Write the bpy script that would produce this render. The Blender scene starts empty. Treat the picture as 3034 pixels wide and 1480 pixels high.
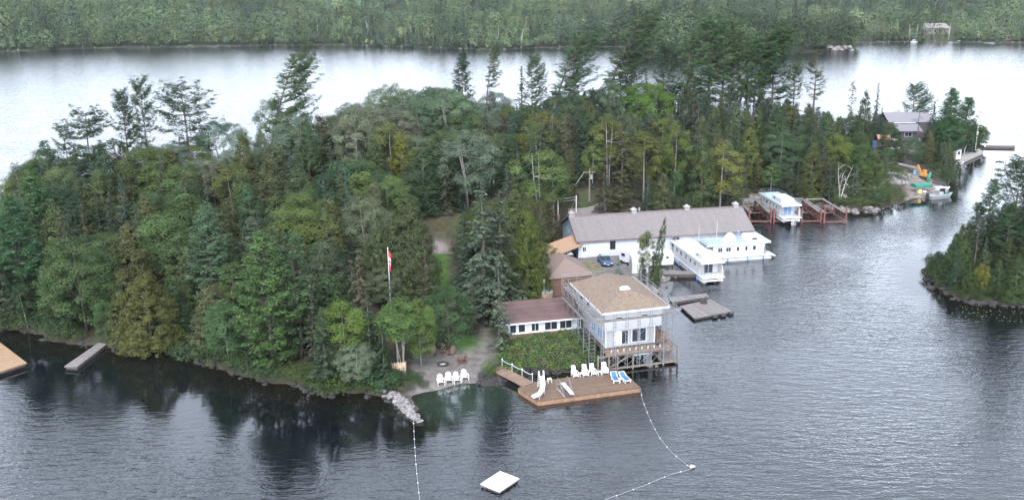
import bpy, math, random
import numpy as np
from mathutils import Vector

# ------------------------------------------------------------------ camera, sky, sun, exposure
F, H, YH, CX = 2850.0, 49.0, -100.0, 1650.0          # focal length in photo pixels, height above the lake, horizon row, principal column
PITCH = math.atan((740 - YH) / F)
CP, SP = math.cos(PITCH), math.sin(PITCH)
scene = bpy.context.scene
COL = scene.collection
camd = bpy.data.cameras.new("camera"); cam = bpy.data.objects.new("camera", camd); COL.objects.link(cam)
cam.location = (0, 0, H); cam.rotation_euler = (math.radians(90) - PITCH, 0, 0)
camd.sensor_width = 36; camd.lens = 36 * F / 3034; camd.shift_x = -(CX - 1517) / 3034
camd.clip_start = 1; camd.clip_end = 12000
scene.camera = cam

SUN_EL, SUN_AZ = math.radians(52), math.radians(188)   # azimuth clockwise from +Y
world = bpy.data.worlds.new("World"); scene.world = world; world.use_nodes = True
wn, wl = world.node_tree.nodes, world.node_tree.links
bg = wn["Background"]; bg.inputs["Strength"].default_value = 0.15
sky = wn.new("ShaderNodeTexSky"); sky.sky_type = 'NISHITA'; sky.sun_disc = False
sky.sun_elevation = SUN_EL; sky.sun_rotation = SUN_AZ; sky.altitude = 300; sky.dust_density = 3.0; sky.ozone_density = 1.0
bw = wn.new("ShaderNodeRGBToBW"); wl.new(sky.outputs[0], bw.inputs[0])
tint = wn.new("ShaderNodeMix"); tint.data_type = 'RGBA'; tint.blend_type = 'MULTIPLY'; tint.inputs[0].default_value = 1
wl.new(bw.outputs[0], tint.inputs[6]); tint.inputs[7].default_value = (0.93, 1.0, 1.13, 1)
cl = wn.new("ShaderNodeMix"); cl.data_type = 'RGBA'; cl.inputs[0].default_value = 0.85       # a veil of grey cloud over the blue
wl.new(sky.outputs[0], cl.inputs[6]); wl.new(tint.outputs[2], cl.inputs[7])
tco = wn.new("ShaderNodeTexCoord"); sxyz = wn.new("ShaderNodeSeparateXYZ"); wl.new(tco.outputs["Generated"], sxyz.inputs[0])
band = wn.new("ShaderNodeMapRange"); band.interpolation_type = 'SMOOTHSTEP'; wl.new(sxyz.outputs[2], band.inputs[0])     # sky boost added to brighten the water's reflections, weaker overhead
band.inputs[1].default_value = 0.62; band.inputs[2].default_value = 1.0; band.inputs[3].default_value = 4.3; band.inputs[4].default_value = 2.6
lit = wn.new("ShaderNodeMix"); lit.data_type = 'RGBA'; lit.blend_type = 'MULTIPLY'; lit.inputs[0].default_value = 1
low = wn.new("ShaderNodeMapRange"); low.interpolation_type = 'SMOOTHSTEP'; wl.new(sxyz.outputs[2], low.inputs[0])       # further boost added along the horizon to whiten the far lake
low.inputs[1].default_value = 0.10; low.inputs[2].default_value = 0.30; low.inputs[3].default_value = 1.55; low.inputs[4].default_value = 1.0
both = wn.new("ShaderNodeMath"); both.operation = 'MULTIPLY'; wl.new(band.outputs[0], both.inputs[0]); wl.new(low.outputs[0], both.inputs[1])
wl.new(cl.outputs[2], lit.inputs[6]); wl.new(both.outputs[0], lit.inputs[7]); wl.new(lit.outputs[2], bg.inputs[0])
sund = bpy.data.lights.new("sun", 'SUN'); sun = bpy.data.objects.new("sun", sund); COL.objects.link(sun)
sund.energy = 1.5; sund.angle = math.radians(14); sund.color = (1, 0.94, 0.84)
sdir = Vector((math.sin(SUN_AZ) * math.cos(SUN_EL), math.cos(SUN_AZ) * math.cos(SUN_EL), math.sin(SUN_EL)))
sun.rotation_euler = sdir.to_track_quat('Z', 'Y').to_euler()
scene.view_settings.view_transform = 'Standard'; scene.view_settings.look = 'None'
scene.view_settings.exposure = 0.38; scene.view_settings.gamma = 1
scene.cycles.use_denoising = True; scene.cycles.max_bounces = 6; scene.cycles.diffuse_bounces = 2; scene.cycles.glossy_bounces = 3
scene.cycles.transparent_max_bounces = 6; scene.cycles.caustics_reflective = False; scene.cycles.caustics_refractive = False

def ray(x, y):
    a, b = (x - CX) / F, (y - 740) / F
    return np.array([a, CP - b * SP, -SP - b * CP])
def G(x, y, z=0.0):                                    # a photo pixel taken to the level z
    d = ray(x, y); return np.array([0, 0, H]) + d * ((z - H) / d[2])
def project(p):
    v = np.asarray(p, float) - np.array([0, 0, H]); dz = v[1] * CP - v[2] * SP
    return CX + F * v[0] / dz, 740 - F * (v[1] * SP + v[2] * CP) / dz

# ------------------------------------------------------------------ mesh and object helpers
def tag(o, label=None, cat=None, group=None, kind=None):
    for k, v in (("label", label), ("category", cat), ("group", group), ("kind", kind)):
        if v: o[k] = v
    return o
def empty(name, loc, rz=0.0, label=None, cat=None, group=None):
    o = bpy.data.objects.new(name, None); COL.objects.link(o); o.empty_display_size = 0.3
    o.location = loc; o.rotation_euler = (0, 0, rz); return tag(o, label, cat, group)
def link(name, me, mat, parent=None):
    o = bpy.data.objects.new(name, me); COL.objects.link(o)
    if mat is not None and not me.materials: me.materials.append(mat)
    if parent is not None: o.parent = parent
    return o
def copy_tree(o, parent=None):
    c = o.copy(); COL.objects.link(c)
    if parent is not None: c.parent = parent
    for ch in [k for k in o.children]: copy_tree(ch, c)
    return c
def quad_mesh(name, V, tone=None):                     # V: n x 4 x 3 -> loose quads, optional n x 3 colours per quad
    n = len(V); me = bpy.data.meshes.new(name)
    me.vertices.add(4 * n); me.vertices.foreach_set("co", V.reshape(-1).astype(np.float32))
    me.loops.add(4 * n); me.loops.foreach_set("vertex_index", np.arange(4 * n, dtype=np.int32))
    me.polygons.add(n); me.polygons.foreach_set("loop_start", np.arange(0, 4 * n, 4, dtype=np.int32))
    me.update(calc_edges=True)
    if tone is not None:
        a = me.attributes.new("tone", 'FLOAT_COLOR', 'POINT')
        c = np.ones((n, 4), np.float32); c[:, :3] = tone
        a.data.foreach_set("color", np.repeat(c, 4, axis=0).reshape(-1))
    return me
class MB:
    def __init__(s): s.v, s.f = [], []
    def add(s, vs, fs):
        b = len(s.v); s.v += [tuple(map(float, p)) for p in vs]; s.f += [tuple(b + i for i in f) for f in fs]; return s
    def box(s, x0, x1, y0, y1, z0, z1):
        return s.add([(x0,y0,z0),(x1,y0,z0),(x1,y1,z0),(x0,y1,z0),(x0,y0,z1),(x1,y0,z1),(x1,y1,z1),(x0,y1,z1)],
                     [(0,3,2,1),(4,5,6,7),(0,1,5,4),(1,2,6,5),(2,3,7,6),(3,0,4,7)])
    def bar(s, p, q, w=0.1, h=None):                   # a square bar from p to q
        p, q = Vector(p), Vector(q); d = (q - p).normalized(); h = h or w
        a = d.cross(Vector((0, 0, 1)));  a = Vector((1, 0, 0)) if a.length < 1e-4 else a.normalized()
        b = a.cross(d).normalized(); a, b = a * w / 2, b * h / 2
        return s.add([p-a-b, p+a-b, p+a+b, p-a+b, q-a-b, q+a-b, q+a+b, q-a+b],
                     [(0,3,2,1),(4,5,6,7),(0,1,5,4),(1,2,6,5),(2,3,7,6),(3,0,4,7)])
    def tube(s, pts, r, n=6, cap=True):
        pts = [Vector(p) for p in pts]; rs = r if isinstance(r, (list, tuple)) else [r] * len(pts)
        vs, fs = [], []
        for i, p in enumerate(pts):
            d = (pts[min(i+1, len(pts)-1)] - pts[max(i-1, 0)]).normalized()
            a = d.cross(Vector((0, 0, 1))); a = Vector((1, 0, 0)) if a.length < 1e-3 else a.normalized()
            b = d.cross(a)
            for k in range(n):
                t = 2 * math.pi * k / n; vs.append(p + (a * math.cos(t) + b * math.sin(t)) * rs[i])
        for i in range(len(pts) - 1):
            for k in range(n):
                k2 = (k + 1) % n; fs.append((i*n+k, i*n+k2, (i+1)*n+k2, (i+1)*n+k))
        if cap: fs += [tuple(range(n - 1, -1, -1)), tuple(range((len(pts)-1)*n, len(pts)*n))]
        return s.add(vs, fs)
    def prism(s, poly, axis, a0, a1):                  # polygon of 2-D points extruded along an axis
        n = len(poly)
        def P(u, v, w): return {'x': (w, u, v), 'y': (u, w, v), 'z': (u, v, w)}[axis]
        vs = [P(u, v, a0) for u, v in poly] + [P(u, v, a1) for u, v in poly]
        fs = [tuple(range(n)), tuple(range(2*n-1, n-1, -1))] + [(i, n+i, n+(i+1) % n, (i+1) % n) for i in range(n)]
        return s.add(vs, fs)
    def ball(s, c, r, n=8, m=5):
        rx, ry, rz = r if isinstance(r, tuple) else (r, r, r); vs, fs = [], []
        for j in range(m + 1):
            t = math.pi * j / m
            for k in range(n):
                f = 2 * math.pi * k / n; vs.append((c[0]+rx*math.sin(t)*math.cos(f), c[1]+ry*math.sin(t)*math.sin(f), c[2]+rz*math.cos(t)))
        for j in range(m):
            for k in range(n): fs.append((j*n+k, (j+1)*n+k, (j+1)*n+(k+1) % n, j*n+(k+1) % n))
        return s.add(vs, fs)
    def slab(s, pts, t):                               # a thick sheet over 3-D points, t downwards
        n = len(pts); lo = [(p[0], p[1], p[2] - t) for p in pts]
        return s.add(list(pts) + lo, [tuple(range(n)), tuple(range(2*n-1, n-1, -1))] + [(i, n+i, n+(i+1) % n, (i+1) % n) for i in range(n)])
    def out(s, name, mat, parent=None, bevel=0, smooth=False):
        me = bpy.data.meshes.new(name); me.from_pydata(s.v, [], s.f)
        import bmesh
        bm = bmesh.new(); bm.from_mesh(me); bmesh.ops.recalc_face_normals(bm, faces=bm.faces)
        if bevel: bmesh.ops.bevel(bm, geom=bm.edges[:], offset=bevel, segments=1, affect='EDGES')
        bm.to_mesh(me); bm.free()
        if smooth: me.polygons.foreach_set("use_smooth", [True] * len(me.polygons))
        return link(name, me, mat, parent)

# ------------------------------------------------------------------ materials
def mat(name, col, rough=0.6, var=0.15, scale=3.0, metal=0.0, bump=0.0, spec=0.5, coords='Object'):
    m = bpy.data.materials.new(name); m.use_nodes = True; n, l = m.node_tree.nodes, m.node_tree.links
    b = n["Principled BSDF"]; b.inputs["Roughness"].default_value = rough; b.inputs["Metallic"].default_value = metal
    b.inputs["Specular IOR Level"].default_value = spec
    tc = n.new("ShaderNodeTexCoord"); nz = n.new("ShaderNodeTexNoise"); nz.inputs["Scale"].default_value = scale; nz.inputs["Detail"].default_value = 5
    l.new(tc.outputs[coords], nz.inputs["Vector"])
    r = n.new("ShaderNodeMapRange"); l.new(nz.outputs[0], r.inputs[0]); r.inputs[1].default_value = 0.25; r.inputs[2].default_value = 0.75
    r.inputs[3].default_value = 1 - var; r.inputs[4].default_value = 1 + var
    mx = n.new("ShaderNodeMix"); mx.data_type = 'RGBA'; mx.blend_type = 'MULTIPLY'; mx.inputs[0].default_value = 1
    mx.inputs[6].default_value = (*col, 1); l.new(r.outputs[0], mx.inputs[7]); l.new(mx.outputs[2], b.inputs["Base Color"])
    if bump:
        bp = n.new("ShaderNodeBump"); bp.inputs["Strength"].default_value = bump; bp.inputs["Distance"].default_value = 0.05
        l.new(nz.outputs[0], bp.inputs["Height"]); l.new(bp.outputs[0], b.inputs["Normal"])
    return m
def plank_mat(name, col, axis=1, width=0.14, rough=0.75, var=0.25, gap=0.12, dark=0.35, fine=0.2):
    """boards laid side by side across the given local axis, every board a little different, dark gaps between"""
    m = mat(name, col, rough, fine, 1.6); n, l = m.node_tree.nodes, m.node_tree.links; b = n["Principled BSDF"]
    src = b.inputs["Base Color"].links[0].from_socket
    tc = n.new("ShaderNodeTexCoord"); sp = n.new("ShaderNodeSeparateXYZ"); l.new(tc.outputs["Object"], sp.inputs[0])
    dv = n.new("ShaderNodeMath"); dv.operation = 'DIVIDE'; l.new(sp.outputs[axis], dv.inputs[0]); dv.inputs[1].default_value = width
    fl = n.new("ShaderNodeMath"); fl.operation = 'FLOOR'; l.new(dv.outputs[0], fl.inputs[0])
    fr = n.new("ShaderNodeMath"); fr.operation = 'FRACT'; l.new(dv.outputs[0], fr.inputs[0])
    wn_ = n.new("ShaderNodeTexWhiteNoise"); wn_.noise_dimensions = '1D'; l.new(fl.outputs[0], wn_.inputs["W"])
    r = n.new("ShaderNodeMapRange"); l.new(wn_.outputs[0], r.inputs[0]); r.inputs[3].default_value = 1 - var; r.inputs[4].default_value = 1 + var
    g = n.new("ShaderNodeMath"); g.operation = 'LESS_THAN'; l.new(fr.outputs[0], g.inputs[0]); g.inputs[1].default_value = gap
    mr = n.new("ShaderNodeMapRange"); l.new(g.outputs[0], mr.inputs[0]); mr.inputs[3].default_value = 1; mr.inputs[4].default_value = dark
    ml = n.new("ShaderNodeMath"); ml.operation = 'MULTIPLY'; l.new(r.outputs[0], ml.inputs[0]); l.new(mr.outputs[0], ml.inputs[1])
    mx = n.new("ShaderNodeMix"); mx.data_type = 'RGBA'; mx.blend_type = 'MULTIPLY'; mx.inputs[0].default_value = 1
    l.new(src, mx.inputs[6]); l.new(ml.outputs[0], mx.inputs[7]); l.new(mx.outputs[2], b.inputs["Base Color"])
    return m
def leaf_mat():
    m = bpy.data.materials.new("foliage"); m.use_nodes = True; n, l = m.node_tree.nodes, m.node_tree.links
    b = n["Principled BSDF"]; b.inputs["Roughness"].default_value = 0.7; b.inputs["Specular IOR Level"].default_value = 0.08
    oi = n.new("ShaderNodeObjectInfo"); at = n.new("ShaderNodeAttribute"); at.attribute_name = "tone"
    mx = n.new("ShaderNodeMix"); mx.data_type = 'RGBA'; mx.blend_type = 'MULTIPLY'; mx.inputs[0].default_value = 1
    l.new(oi.outputs["Color"], mx.inputs[6]); l.new(at.outputs["Color"], mx.inputs[7]); l.new(mx.outputs[2], b.inputs["Base Color"])
    tr = n.new("ShaderNodeBsdfTranslucent"); l.new(mx.outputs[2], tr.inputs[0])
    ms = n.new("ShaderNodeMixShader"); ms.inputs[0].default_value = 0.12
    l.new(b.outputs[0], ms.inputs[1]); l.new(tr.outputs[0], ms.inputs[2]); l.new(ms.outputs[0], n["Material Output"].inputs[0])
    return m
LEAF = leaf_mat()
BARK = mat("bark", (0.085, 0.07, 0.06), 0.9, 0.35, 4)
BIRCHBARK = mat("birch_bark", (0.21, 0.20, 0.185), 0.8, 0.3, 2.5)
DEADWOOD = mat("dead_wood", (0.34, 0.32, 0.30), 0.9, 0.25, 4)
WHITE = mat("white_paint", (0.48, 0.48, 0.48), 0.45, 0.04, 1.5)
GEL = mat("white_gelcoat", (0.49, 0.50, 0.51), 0.3, 0.05, 0.8)
PLASTIC = mat("white_plastic", (0.52, 0.52, 0.51), 0.4, 0.03, 2)
BLUEDECK = mat("pale_blue_deck", (0.28, 0.37, 0.40), 0.5, 0.06, 2)
BLUE = mat("blue_vinyl", (0.08, 0.22, 0.52), 0.5, 0.1, 3)
SKYBLUE = mat("blue_sling", (0.035, 0.115, 0.32), 0.7, 0.12, 6)
GLASS = mat("dark_glass", (0.018, 0.022, 0.028), 0.08, 0.3, 1.0, spec=0.6)
BLUEGLASS = mat("blue_curtain_glass", (0.16, 0.27, 0.46), 0.15, 0.25, 2.0)
STEEL = mat("galvanised_steel", (0.24, 0.26, 0.28), 0.4, 0.15, 5, metal=0.5)
GREYMETAL = mat("grey_metal", (0.36, 0.37, 0.38), 0.45, 0.15, 3, metal=0.4)
RUST = mat("red_oxide_steel", (0.14, 0.055, 0.045), 0.7, 0.35, 2.5)
BLACK = mat("black_rubber", (0.02, 0.02, 0.022), 0.6, 0.2, 4)
# ------------------------------------------------------------------ land: shorelines, heights
def px(*pts): return [tuple(G(x, y)[:2]) for x, y in pts]
ISLAND = px((-60,962),(0,975),(108,991),(153,1013),(267,1025),(350,1039),(462,1042),(557,1055),(653,1096),(707,1112),(800,1137),(897,1150),(936,1172),
    (1011,1162),(1090,1172),(1150,1176),(1190,1212),(1228,1238),(1240,1218),(1219,1176),(1303,1153),(1387,1136),(1425,1130),(1455,1136),(1488,1126),(1577,1097),(1660,1104),(1755,1092)) + [
    (6.3,113.6),(9.5,116.5),(11.8,121.5),(12.5,130),(14.0,138),(15.5,147.0),(18.6,150.3),(19.6,152.6),(18.2,158.5),(17.5,166),(21,174.5),(32,179),(36,190),(40,198.5),(50,201.5),(56,199.5)] + px(
    (2487,620),(2544,628),(2615,618),(2687,598),(2700,588),(2760,585),(2811,566),(2804,540),(2806,520),(2828,490),(2836,482),(2912,448),(2930,440)) + [
    (122,272),(105,276),(80,270),(63,266),(30,266),(4,264),(-30,256),(-52,240),(-58,205),(-66,199),(-98,196),(-112,187),(-130,168)]
ISLET = px((3060,905),(2950,903),(2850,890),(2790,866),(2757,832),(2746,802),(2765,788)) + [(66,158),(74,166),(90,172),(110,170),(110,136)]
def sd_poly(poly, X, Y):
    P = np.array(poly); Q = np.roll(P, -1, axis=0); d = np.full(X.shape, 1e9); ins = np.zeros(X.shape, bool)
    for (ax, ay), (bx, by) in zip(P, Q):
        ex, ey = bx - ax, by - ay; t = np.clip(((X-ax)*ex + (Y-ay)*ey) / (ex*ex + ey*ey + 1e-12), 0, 1)
        d = np.minimum(d, np.hypot(X - ax - t*ex, Y - ay - t*ey))
        c = ((ay > Y) != (by > Y)) & (X < ex * (Y - ay) / (ey if ey else 1e-12) + ax); ins ^= c
    return np.where(ins, d, -d)
def smooth(x, a, b): t = np.clip((x - a) / (b - a), 0, 1); return t * t * (3 - 2 * t)
PADS = [(8,156,11,1.0),(5,166,9,1.0),(15,168,10,1.0),(-1,120.5,6,1.9),(4,130,8,1.9),(-13,121,5,1.5),(-16,110,6,0.55),(-20,112,5,0.8),(-17,140,8,2.4),(-18,150,7,3.2),
        (80,214,8,0.9),(83,226,6,2.0),(78,238,7,2.8),(95,251,10,4.0),(110,256,8,0.9),(46,199,7,1.0),(26,181,8,1.2),(3,146,5,1.2),(-7,112,4,0.7)]
FRONT = ([-135,-78,-62,-40,-28,-17,5,12,18,26,35,52,63,78,89,103,118], [140,127,119,111,104,105,113,130,150,172,190,198,194,205,213,244,262])
def sines(X, Y, k, ph): return np.sin(X*k + ph) * np.cos(Y*k*1.13 - ph*0.7) + 0.5*np.sin(X*k*2.3 - Y*k*1.9 + ph*1.7)
def height(X, Y):
    X = np.asarray(X, float); Y = np.asarray(Y, float)
    s1, s2 = sd_poly(ISLAND, X, Y), sd_poly(ISLET, X, Y); s = np.maximum(s1, s2)
    w = s + 0.35 * sines(X, Y, 0.9, 0.3)
    z = np.where(w < 0, np.maximum(-3.5, w*0.30 - 0.05), -0.05 + np.minimum(w, 3.0)*0.30)
    fr = Y - np.interp(X, FRONT[0], FRONT[1])                # the ground climbs gently from the front shore to a ridge near the back
    z = z + np.where(s1 > 0, (7.4 + 0.8*sines(X, Y, 0.07, 1.0)) * smooth(fr, 8, 62) * smooth(s1, 1, 16) * (1 - 0.55*smooth(X, 45, 90)), 0) + np.where(s2 > 0, 2.5*smooth(s2, 1, 14), 0)
    z = z + np.where(s > 1, 0.15*sines(X, Y, 0.55, 2.0), 0)
    for cx, cy, r, pz in PADS:
        t = (1 - smooth(np.hypot(X-cx, Y-cy), r*0.55, r*1.35)) * smooth(s, 0.2, 2.5)
        z = z * (1 - t) + pz * t
    return z
def hz(x, y): return float(height(np.array([x]), np.array([y]))[0])
def GT(x, y):                                          # a photo pixel taken down to the ground
    d = ray(x, y); T = np.arange(70, 330, 0.25)/math.hypot(d[0], d[1]); Pn = np.array([0, 0, H]) + T[:, None]*d
    k = np.where(Pn[:, 2] <= np.maximum(height(Pn[:, 0], Pn[:, 1]), 0))[0]; return Pn[k[0]]
def in_poly(poly, X, Y): return sd_poly(poly, X, Y)

# ground colours: sand, gravel, grass, needles, rock, and one patch of painted shade
def ground_attr(X, Y, s):
    c = np.zeros(X.shape + (3,)); c[:] = (0.040, 0.034, 0.024)
    n = sines(X, Y, 0.35, 0.5)
    def lay(mask, col):
        m = np.clip(mask, 0, 1)[..., None]; c[:] = c * (1 - m) + np.array(col) * m
    lay(smooth(n, 0.2, 1.0) * 0.7, (0.035, 0.05, 0.02))
    lay(1 - smooth(s, 0.2, 1.6), (0.04, 0.034, 0.028))
    def blob(cx, cy, r, col, soft=0.6, a=1): lay((1 - smooth(np.hypot(X-cx, Y-cy) + 0.4*sines(X, Y, 1.3, cx), r - soft, r + soft)) * a, col)
    def patch(poly, col, soft=0.9): lay(smooth(sd_poly(poly, X, Y) + 0.25*sines(X, Y, 1.7, 1.0), -soft, soft), col)
    grass = (0.050, 0.105, 0.022); sand = (0.118, 0.107, 0.099); gravel = (0.125, 0.117, 0.114)
    patch([tuple(GT(x, y)[:2]) for x, y in ((1284,752),(1328,752),(1326,862),(1286,866))], grass)
    patch([tuple(GT(x, y)[:2]) for x, y in ((1278,708),(1304,706),(1328,722),(1330,750),(1278,752))], (0.17, 0.148, 0.142), 0.5)
    patch([tuple(GT(x, y)[:2]) for x, y in ((1275,650),(1335,650),(1330,700),(1278,702))], (0.045, 0.043, 0.022))  # deep shade behind the gravel, painted into the ground colour
    patch([tuple(G(x, y, 1.0)[:2]) for x, y in ((1330,1020),(1440,985),(1470,1040),(1360,1062))], grass)
    patch([tuple(G(x, y, 0.6)[:2]) for x, y in ((1205,1060),(1290,1040),(1370,1050),(1440,1030),(1480,1050),(1500,1075),(1425,1100),(1420,1140),(1300,1165),(1222,1200),(1212,1120))], sand)
    patch([tuple(G(x, y, 1.2)[:2]) for x, y in ((1395,975),(1425,960),(1480,1020),(1465,1055),(1430,1035))], (0.11, 0.10, 0.09), 0.5)
    patch([tuple(G(x, y, 1.0)[:2]) for x, y in ((1690,775),(1720,755),(1960,742),(1980,790),(1900,830),(1800,850),(1740,830))], gravel)
    patch([tuple(G(x, y, 1.0)[:2]) for x, y in ((1700,780),(1740,772),(1790,800),(1750,815))], (0.13, 0.115, 0.06))
    patch([tuple(G(x, y, 1.0)[:2]) for x, y in ((1870,832),(1965,800),(1990,760),(1975,830),(1900,850))], (0.28, 0.25, 0.235))
    patch([tuple(G(x, y, 1.0)[:2]) for x, y in ((2685,590),(2675,470),(2705,440),(2725,520),(2815,555),(2810,575))], (0.15, 0.125, 0.11))
    patch([tuple(G(x, y, 0.8)[:2]) for x, y in ((2828,486),(2850,452),(2925,438),(2915,452))], (0.21, 0.195, 0.185))
    patch([tuple(G(x, y, 1.0)[:2]) for x, y in ((1990,590),(2200,560),(2380,585),(2420,570),(2440,605),(2190,610))], (0.12, 0.105, 0.07), 1.2)
    blob(66, 212, 3, (0.36, 0.34, 0.32)); blob(62.5, 205, 1.6, (0.36, 0.34, 0.32))
    lay(smooth(sd_poly(ISLET, X, Y), 0.8, 2.0), (0.035, 0.05, 0.02))
    return c
def grid_mesh(name, x0, x1, y0, y1, step, zf, attr=None):
    xs = np.arange(x0, x1 + step/2, step); ys = np.arange(y0, y1 + step/2, step); X, Y = np.meshgrid(xs, ys); nx, ny = len(xs), len(ys)
    Z = zf(X, Y); co = np.stack([X, Y, Z], -1).reshape(-1, 3)
    i = (np.arange(ny-1)[:, None]*nx + np.arange(nx-1)[None]).reshape(-1); f = np.stack([i, i+1, i+1+nx, i+nx], 1)
    me = bpy.data.meshes.new(name); n = len(f)
    me.vertices.add(len(co)); me.vertices.foreach_set("co", co.reshape(-1).astype(np.float32))
    me.loops.add(4*n); me.loops.foreach_set("vertex_index", f.reshape(-1).astype(np.int32))
    me.polygons.add(n); me.polygons.foreach_set("loop_start", np.arange(0, 4*n, 4, dtype=np.int32))
    me.update(calc_edges=True); me.polygons.foreach_set("use_smooth", [True]*n)
    if attr is not None:
        for k, val in attr(X, Y).items():
            a = me.attributes.new(k, 'FLOAT_COLOR', 'POINT'); c = np.ones((len(co), 4), np.float32); c[:, :3] = val.reshape(-1, 3); a.data.foreach_set("color", c.reshape(-1))
    return me
def ground_mat():
    m = mat("ground_soil", (1, 1, 1), 0.95, 0.35, 1.1, bump=0.6, spec=0.2); n, l = m.node_tree.nodes, m.node_tree.links
    at = n.new("ShaderNodeAttribute"); at.attribute_name = "cover"
    mx = [k for k in n if k.type == 'MIX'][0]; l.new(at.outputs["Color"], mx.inputs[6]); return m
GROUND = ground_mat()
me = grid_mesh("ground", -132, 136, 96, 284, 0.9, height, lambda X, Y: {"cover": ground_attr(X, Y, np.maximum(sd_poly(ISLAND, X, Y), sd_poly(ISLET, X, Y)))})
tag(link("ground", me, GROUND), kind="structure")

# far shore: the mainland beyond the lake, rising away from it
FAR_SHORE = [(-900,560),(-460,575)] + px((0,153),(150,148),(300,142),(600,137),(1000,134),(1200,139),(1390,147),(1500,147),(1600,142),(1850,138),(2000,136),(2300,134),(2500,128),(2700,124),(2850,125),(3034,127)) + [(420,655),(900,640)]
POINT = px((1850,163),(1900,170),(2050,172),(2110,160),(2290,166),(2400,155),(2450,149),(2528,149),(2530,139),(2490,133)) + [(190,690),(40,700)]
fx = np.array([p[0] for p in FAR_SHORE]); fy = np.array([p[1] for p in FAR_SHORE])
def far_sd(X, Y): return np.maximum(Y - np.interp(X, fx, fy), sd_poly(POINT, X, Y))
def far_h(X, Y):
    s = Y - np.interp(X, fx, fy); p = sd_poly(POINT, X, Y); m = np.maximum(s, p) + 1.5*sines(X, Y, 0.08, 0.4)
    z = np.where(m < 0, np.maximum(-4, m*0.15), np.minimum(m, 8)*0.12)
    z = z + np.where(s > 0, 0.052*s*(1 + 0.25*sines(X, Y, 0.006, 0.8)) + 18*smooth(s, 250, 900), 0) + np.where(p > 0, 5*smooth(p, 0, 50), 0)
    return z
def far_attr(X, Y):
    s = far_sd(X, Y); c = np.zeros(X.shape + (3,)); c[:] = (0.05, 0.06, 0.03); k = (1 - smooth(s, 0.5, 3))[..., None]; return {"cover": c*(1-k) + np.array((0.05, 0.046, 0.038))*k}
tag(link("hills", grid_mesh("hills", -900, 900, 520, 2400, 12, far_h, far_attr), GROUND), kind="structure")

# ------------------------------------------------------------------ water
def water_mat():
    m = bpy.data.materials.new("lake_water"); m.use_nodes = True; n, l = m.node_tree.nodes, m.node_tree.links; b = n["Principled BSDF"]
    at = n.new("ShaderNodeAttribute"); at.attribute_name = "bed"; l.new(at.outputs["Color"], b.inputs["Base Color"])
    b.inputs["Roughness"].default_value = 0.05; b.inputs["IOR"].default_value = 2.15; b.inputs["Specular IOR Level"].default_value = 0.5
    geo = n.new("ShaderNodeNewGeometry"); sp = n.new("ShaderNodeSeparateXYZ"); l.new(geo.outputs["Position"], sp.inputs[0])
    def wave(rot, sx, sy, detail, dist=0.4, rough=0.55):
        mp = n.new("ShaderNodeMapping"); mp.inputs["Rotation"].default_value = (0, 0, math.radians(rot)); mp.inputs["Scale"].default_value = (sx, sy, 1)
        l.new(geo.outputs["Position"], mp.inputs[0]); t = n.new("ShaderNodeTexNoise"); t.inputs["Scale"].default_value = 1; t.inputs["Detail"].default_value = detail
        t.inputs["Roughness"].default_value = rough; t.inputs["Distortion"].default_value = dist; l.new(mp.outputs[0], t.inputs["Vector"]); return t.outputs[0]
    def math_(op, a, b_):
        k = n.new("ShaderNodeMath"); k.operation = op
        for i, v in enumerate((a, b_)):
            if isinstance(v, (int, float)): k.inputs[i].default_value = v
            else: l.new(v, k.inputs[i])
        return k.outputs[0]
    def mix_(f, a, b_):
        k = n.new("ShaderNodeMix"); k.data_type = 'FLOAT'; l.new(f, k.inputs[0]); l.new(a, k.inputs[2]); l.new(b_, k.inputs[3]); return k.outputs[0]
    side = n.new("ShaderNodeMapRange"); l.new(sp.outputs[0], side.inputs[0]); side.inputs[1].default_value = -28; side.inputs[2].default_value = 2   # ripples bend round the point
    w1 = mix_(side.outputs[0], wave(-34, 0.34, 1.25, 3, 0.5), wave(30, 0.34, 1.25, 3, 0.5)); w2 = mix_(side.outputs[0], wave(-12, 0.6, 1.7, 2, 0.8), wave(52, 0.6, 1.7, 2, 0.8))
    w3 = wave(10, 2.6, 3.8, 2, 0.4); big = wave(10, 0.028, 0.05, 2, 0.3)
    hgt = math_('ADD', math_('ADD', math_('MULTIPLY', w1, 0.85), math_('MULTIPLY', w2, 0.55)), math_('MULTIPLY', w3, 0.26))
    near = n.new("ShaderNodeMapRange"); l.new(sp.outputs[1], near.inputs[0]); near.inputs[1].default_value = 130; near.inputs[2].default_value = 420
    near.inputs[3].default_value = 1.0; near.inputs[4].default_value = 0.75        # the wide lake beyond the island lies calm
    patch = n.new("ShaderNodeMapRange"); l.new(big, patch.inputs[0]); patch.inputs[1].default_value = 0.35; patch.inputs[2].default_value = 0.65; patch.inputs[3].default_value = 0.55; patch.inputs[4].default_value = 1.25
    wi = n.new("ShaderNodeAttribute"); wi.attribute_name = "wind"                  # sheltered water close under the shore stays smoother
    reach = n.new("ShaderNodeMapRange"); l.new(sp.outputs[1], reach.inputs[0]); reach.inputs[1].default_value = 170; reach.inputs[2].default_value = 300; reach.inputs[3].default_value = 0; reach.inputs[4].default_value = 1
    one = n.new("ShaderNodeValue"); one.outputs[0].default_value = 1.0
    amp = math_('MULTIPLY', math_('MULTIPLY', near.outputs[0], mix_(reach.outputs[0], patch.outputs[0], one.outputs[0])), wi.outputs["Fac"])
    bp = n.new("ShaderNodeBump"); bp.inputs["Strength"].default_value = 1.0; bp.inputs["Distance"].default_value = 0.14
    l.new(math_('MULTIPLY', hgt, amp), bp.inputs["Height"]); l.new(bp.outputs[0], b.inputs["Normal"])
    return m
WATER = water_mat()
DEEP = np.array((0.002, 0.004, 0.006))
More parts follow.
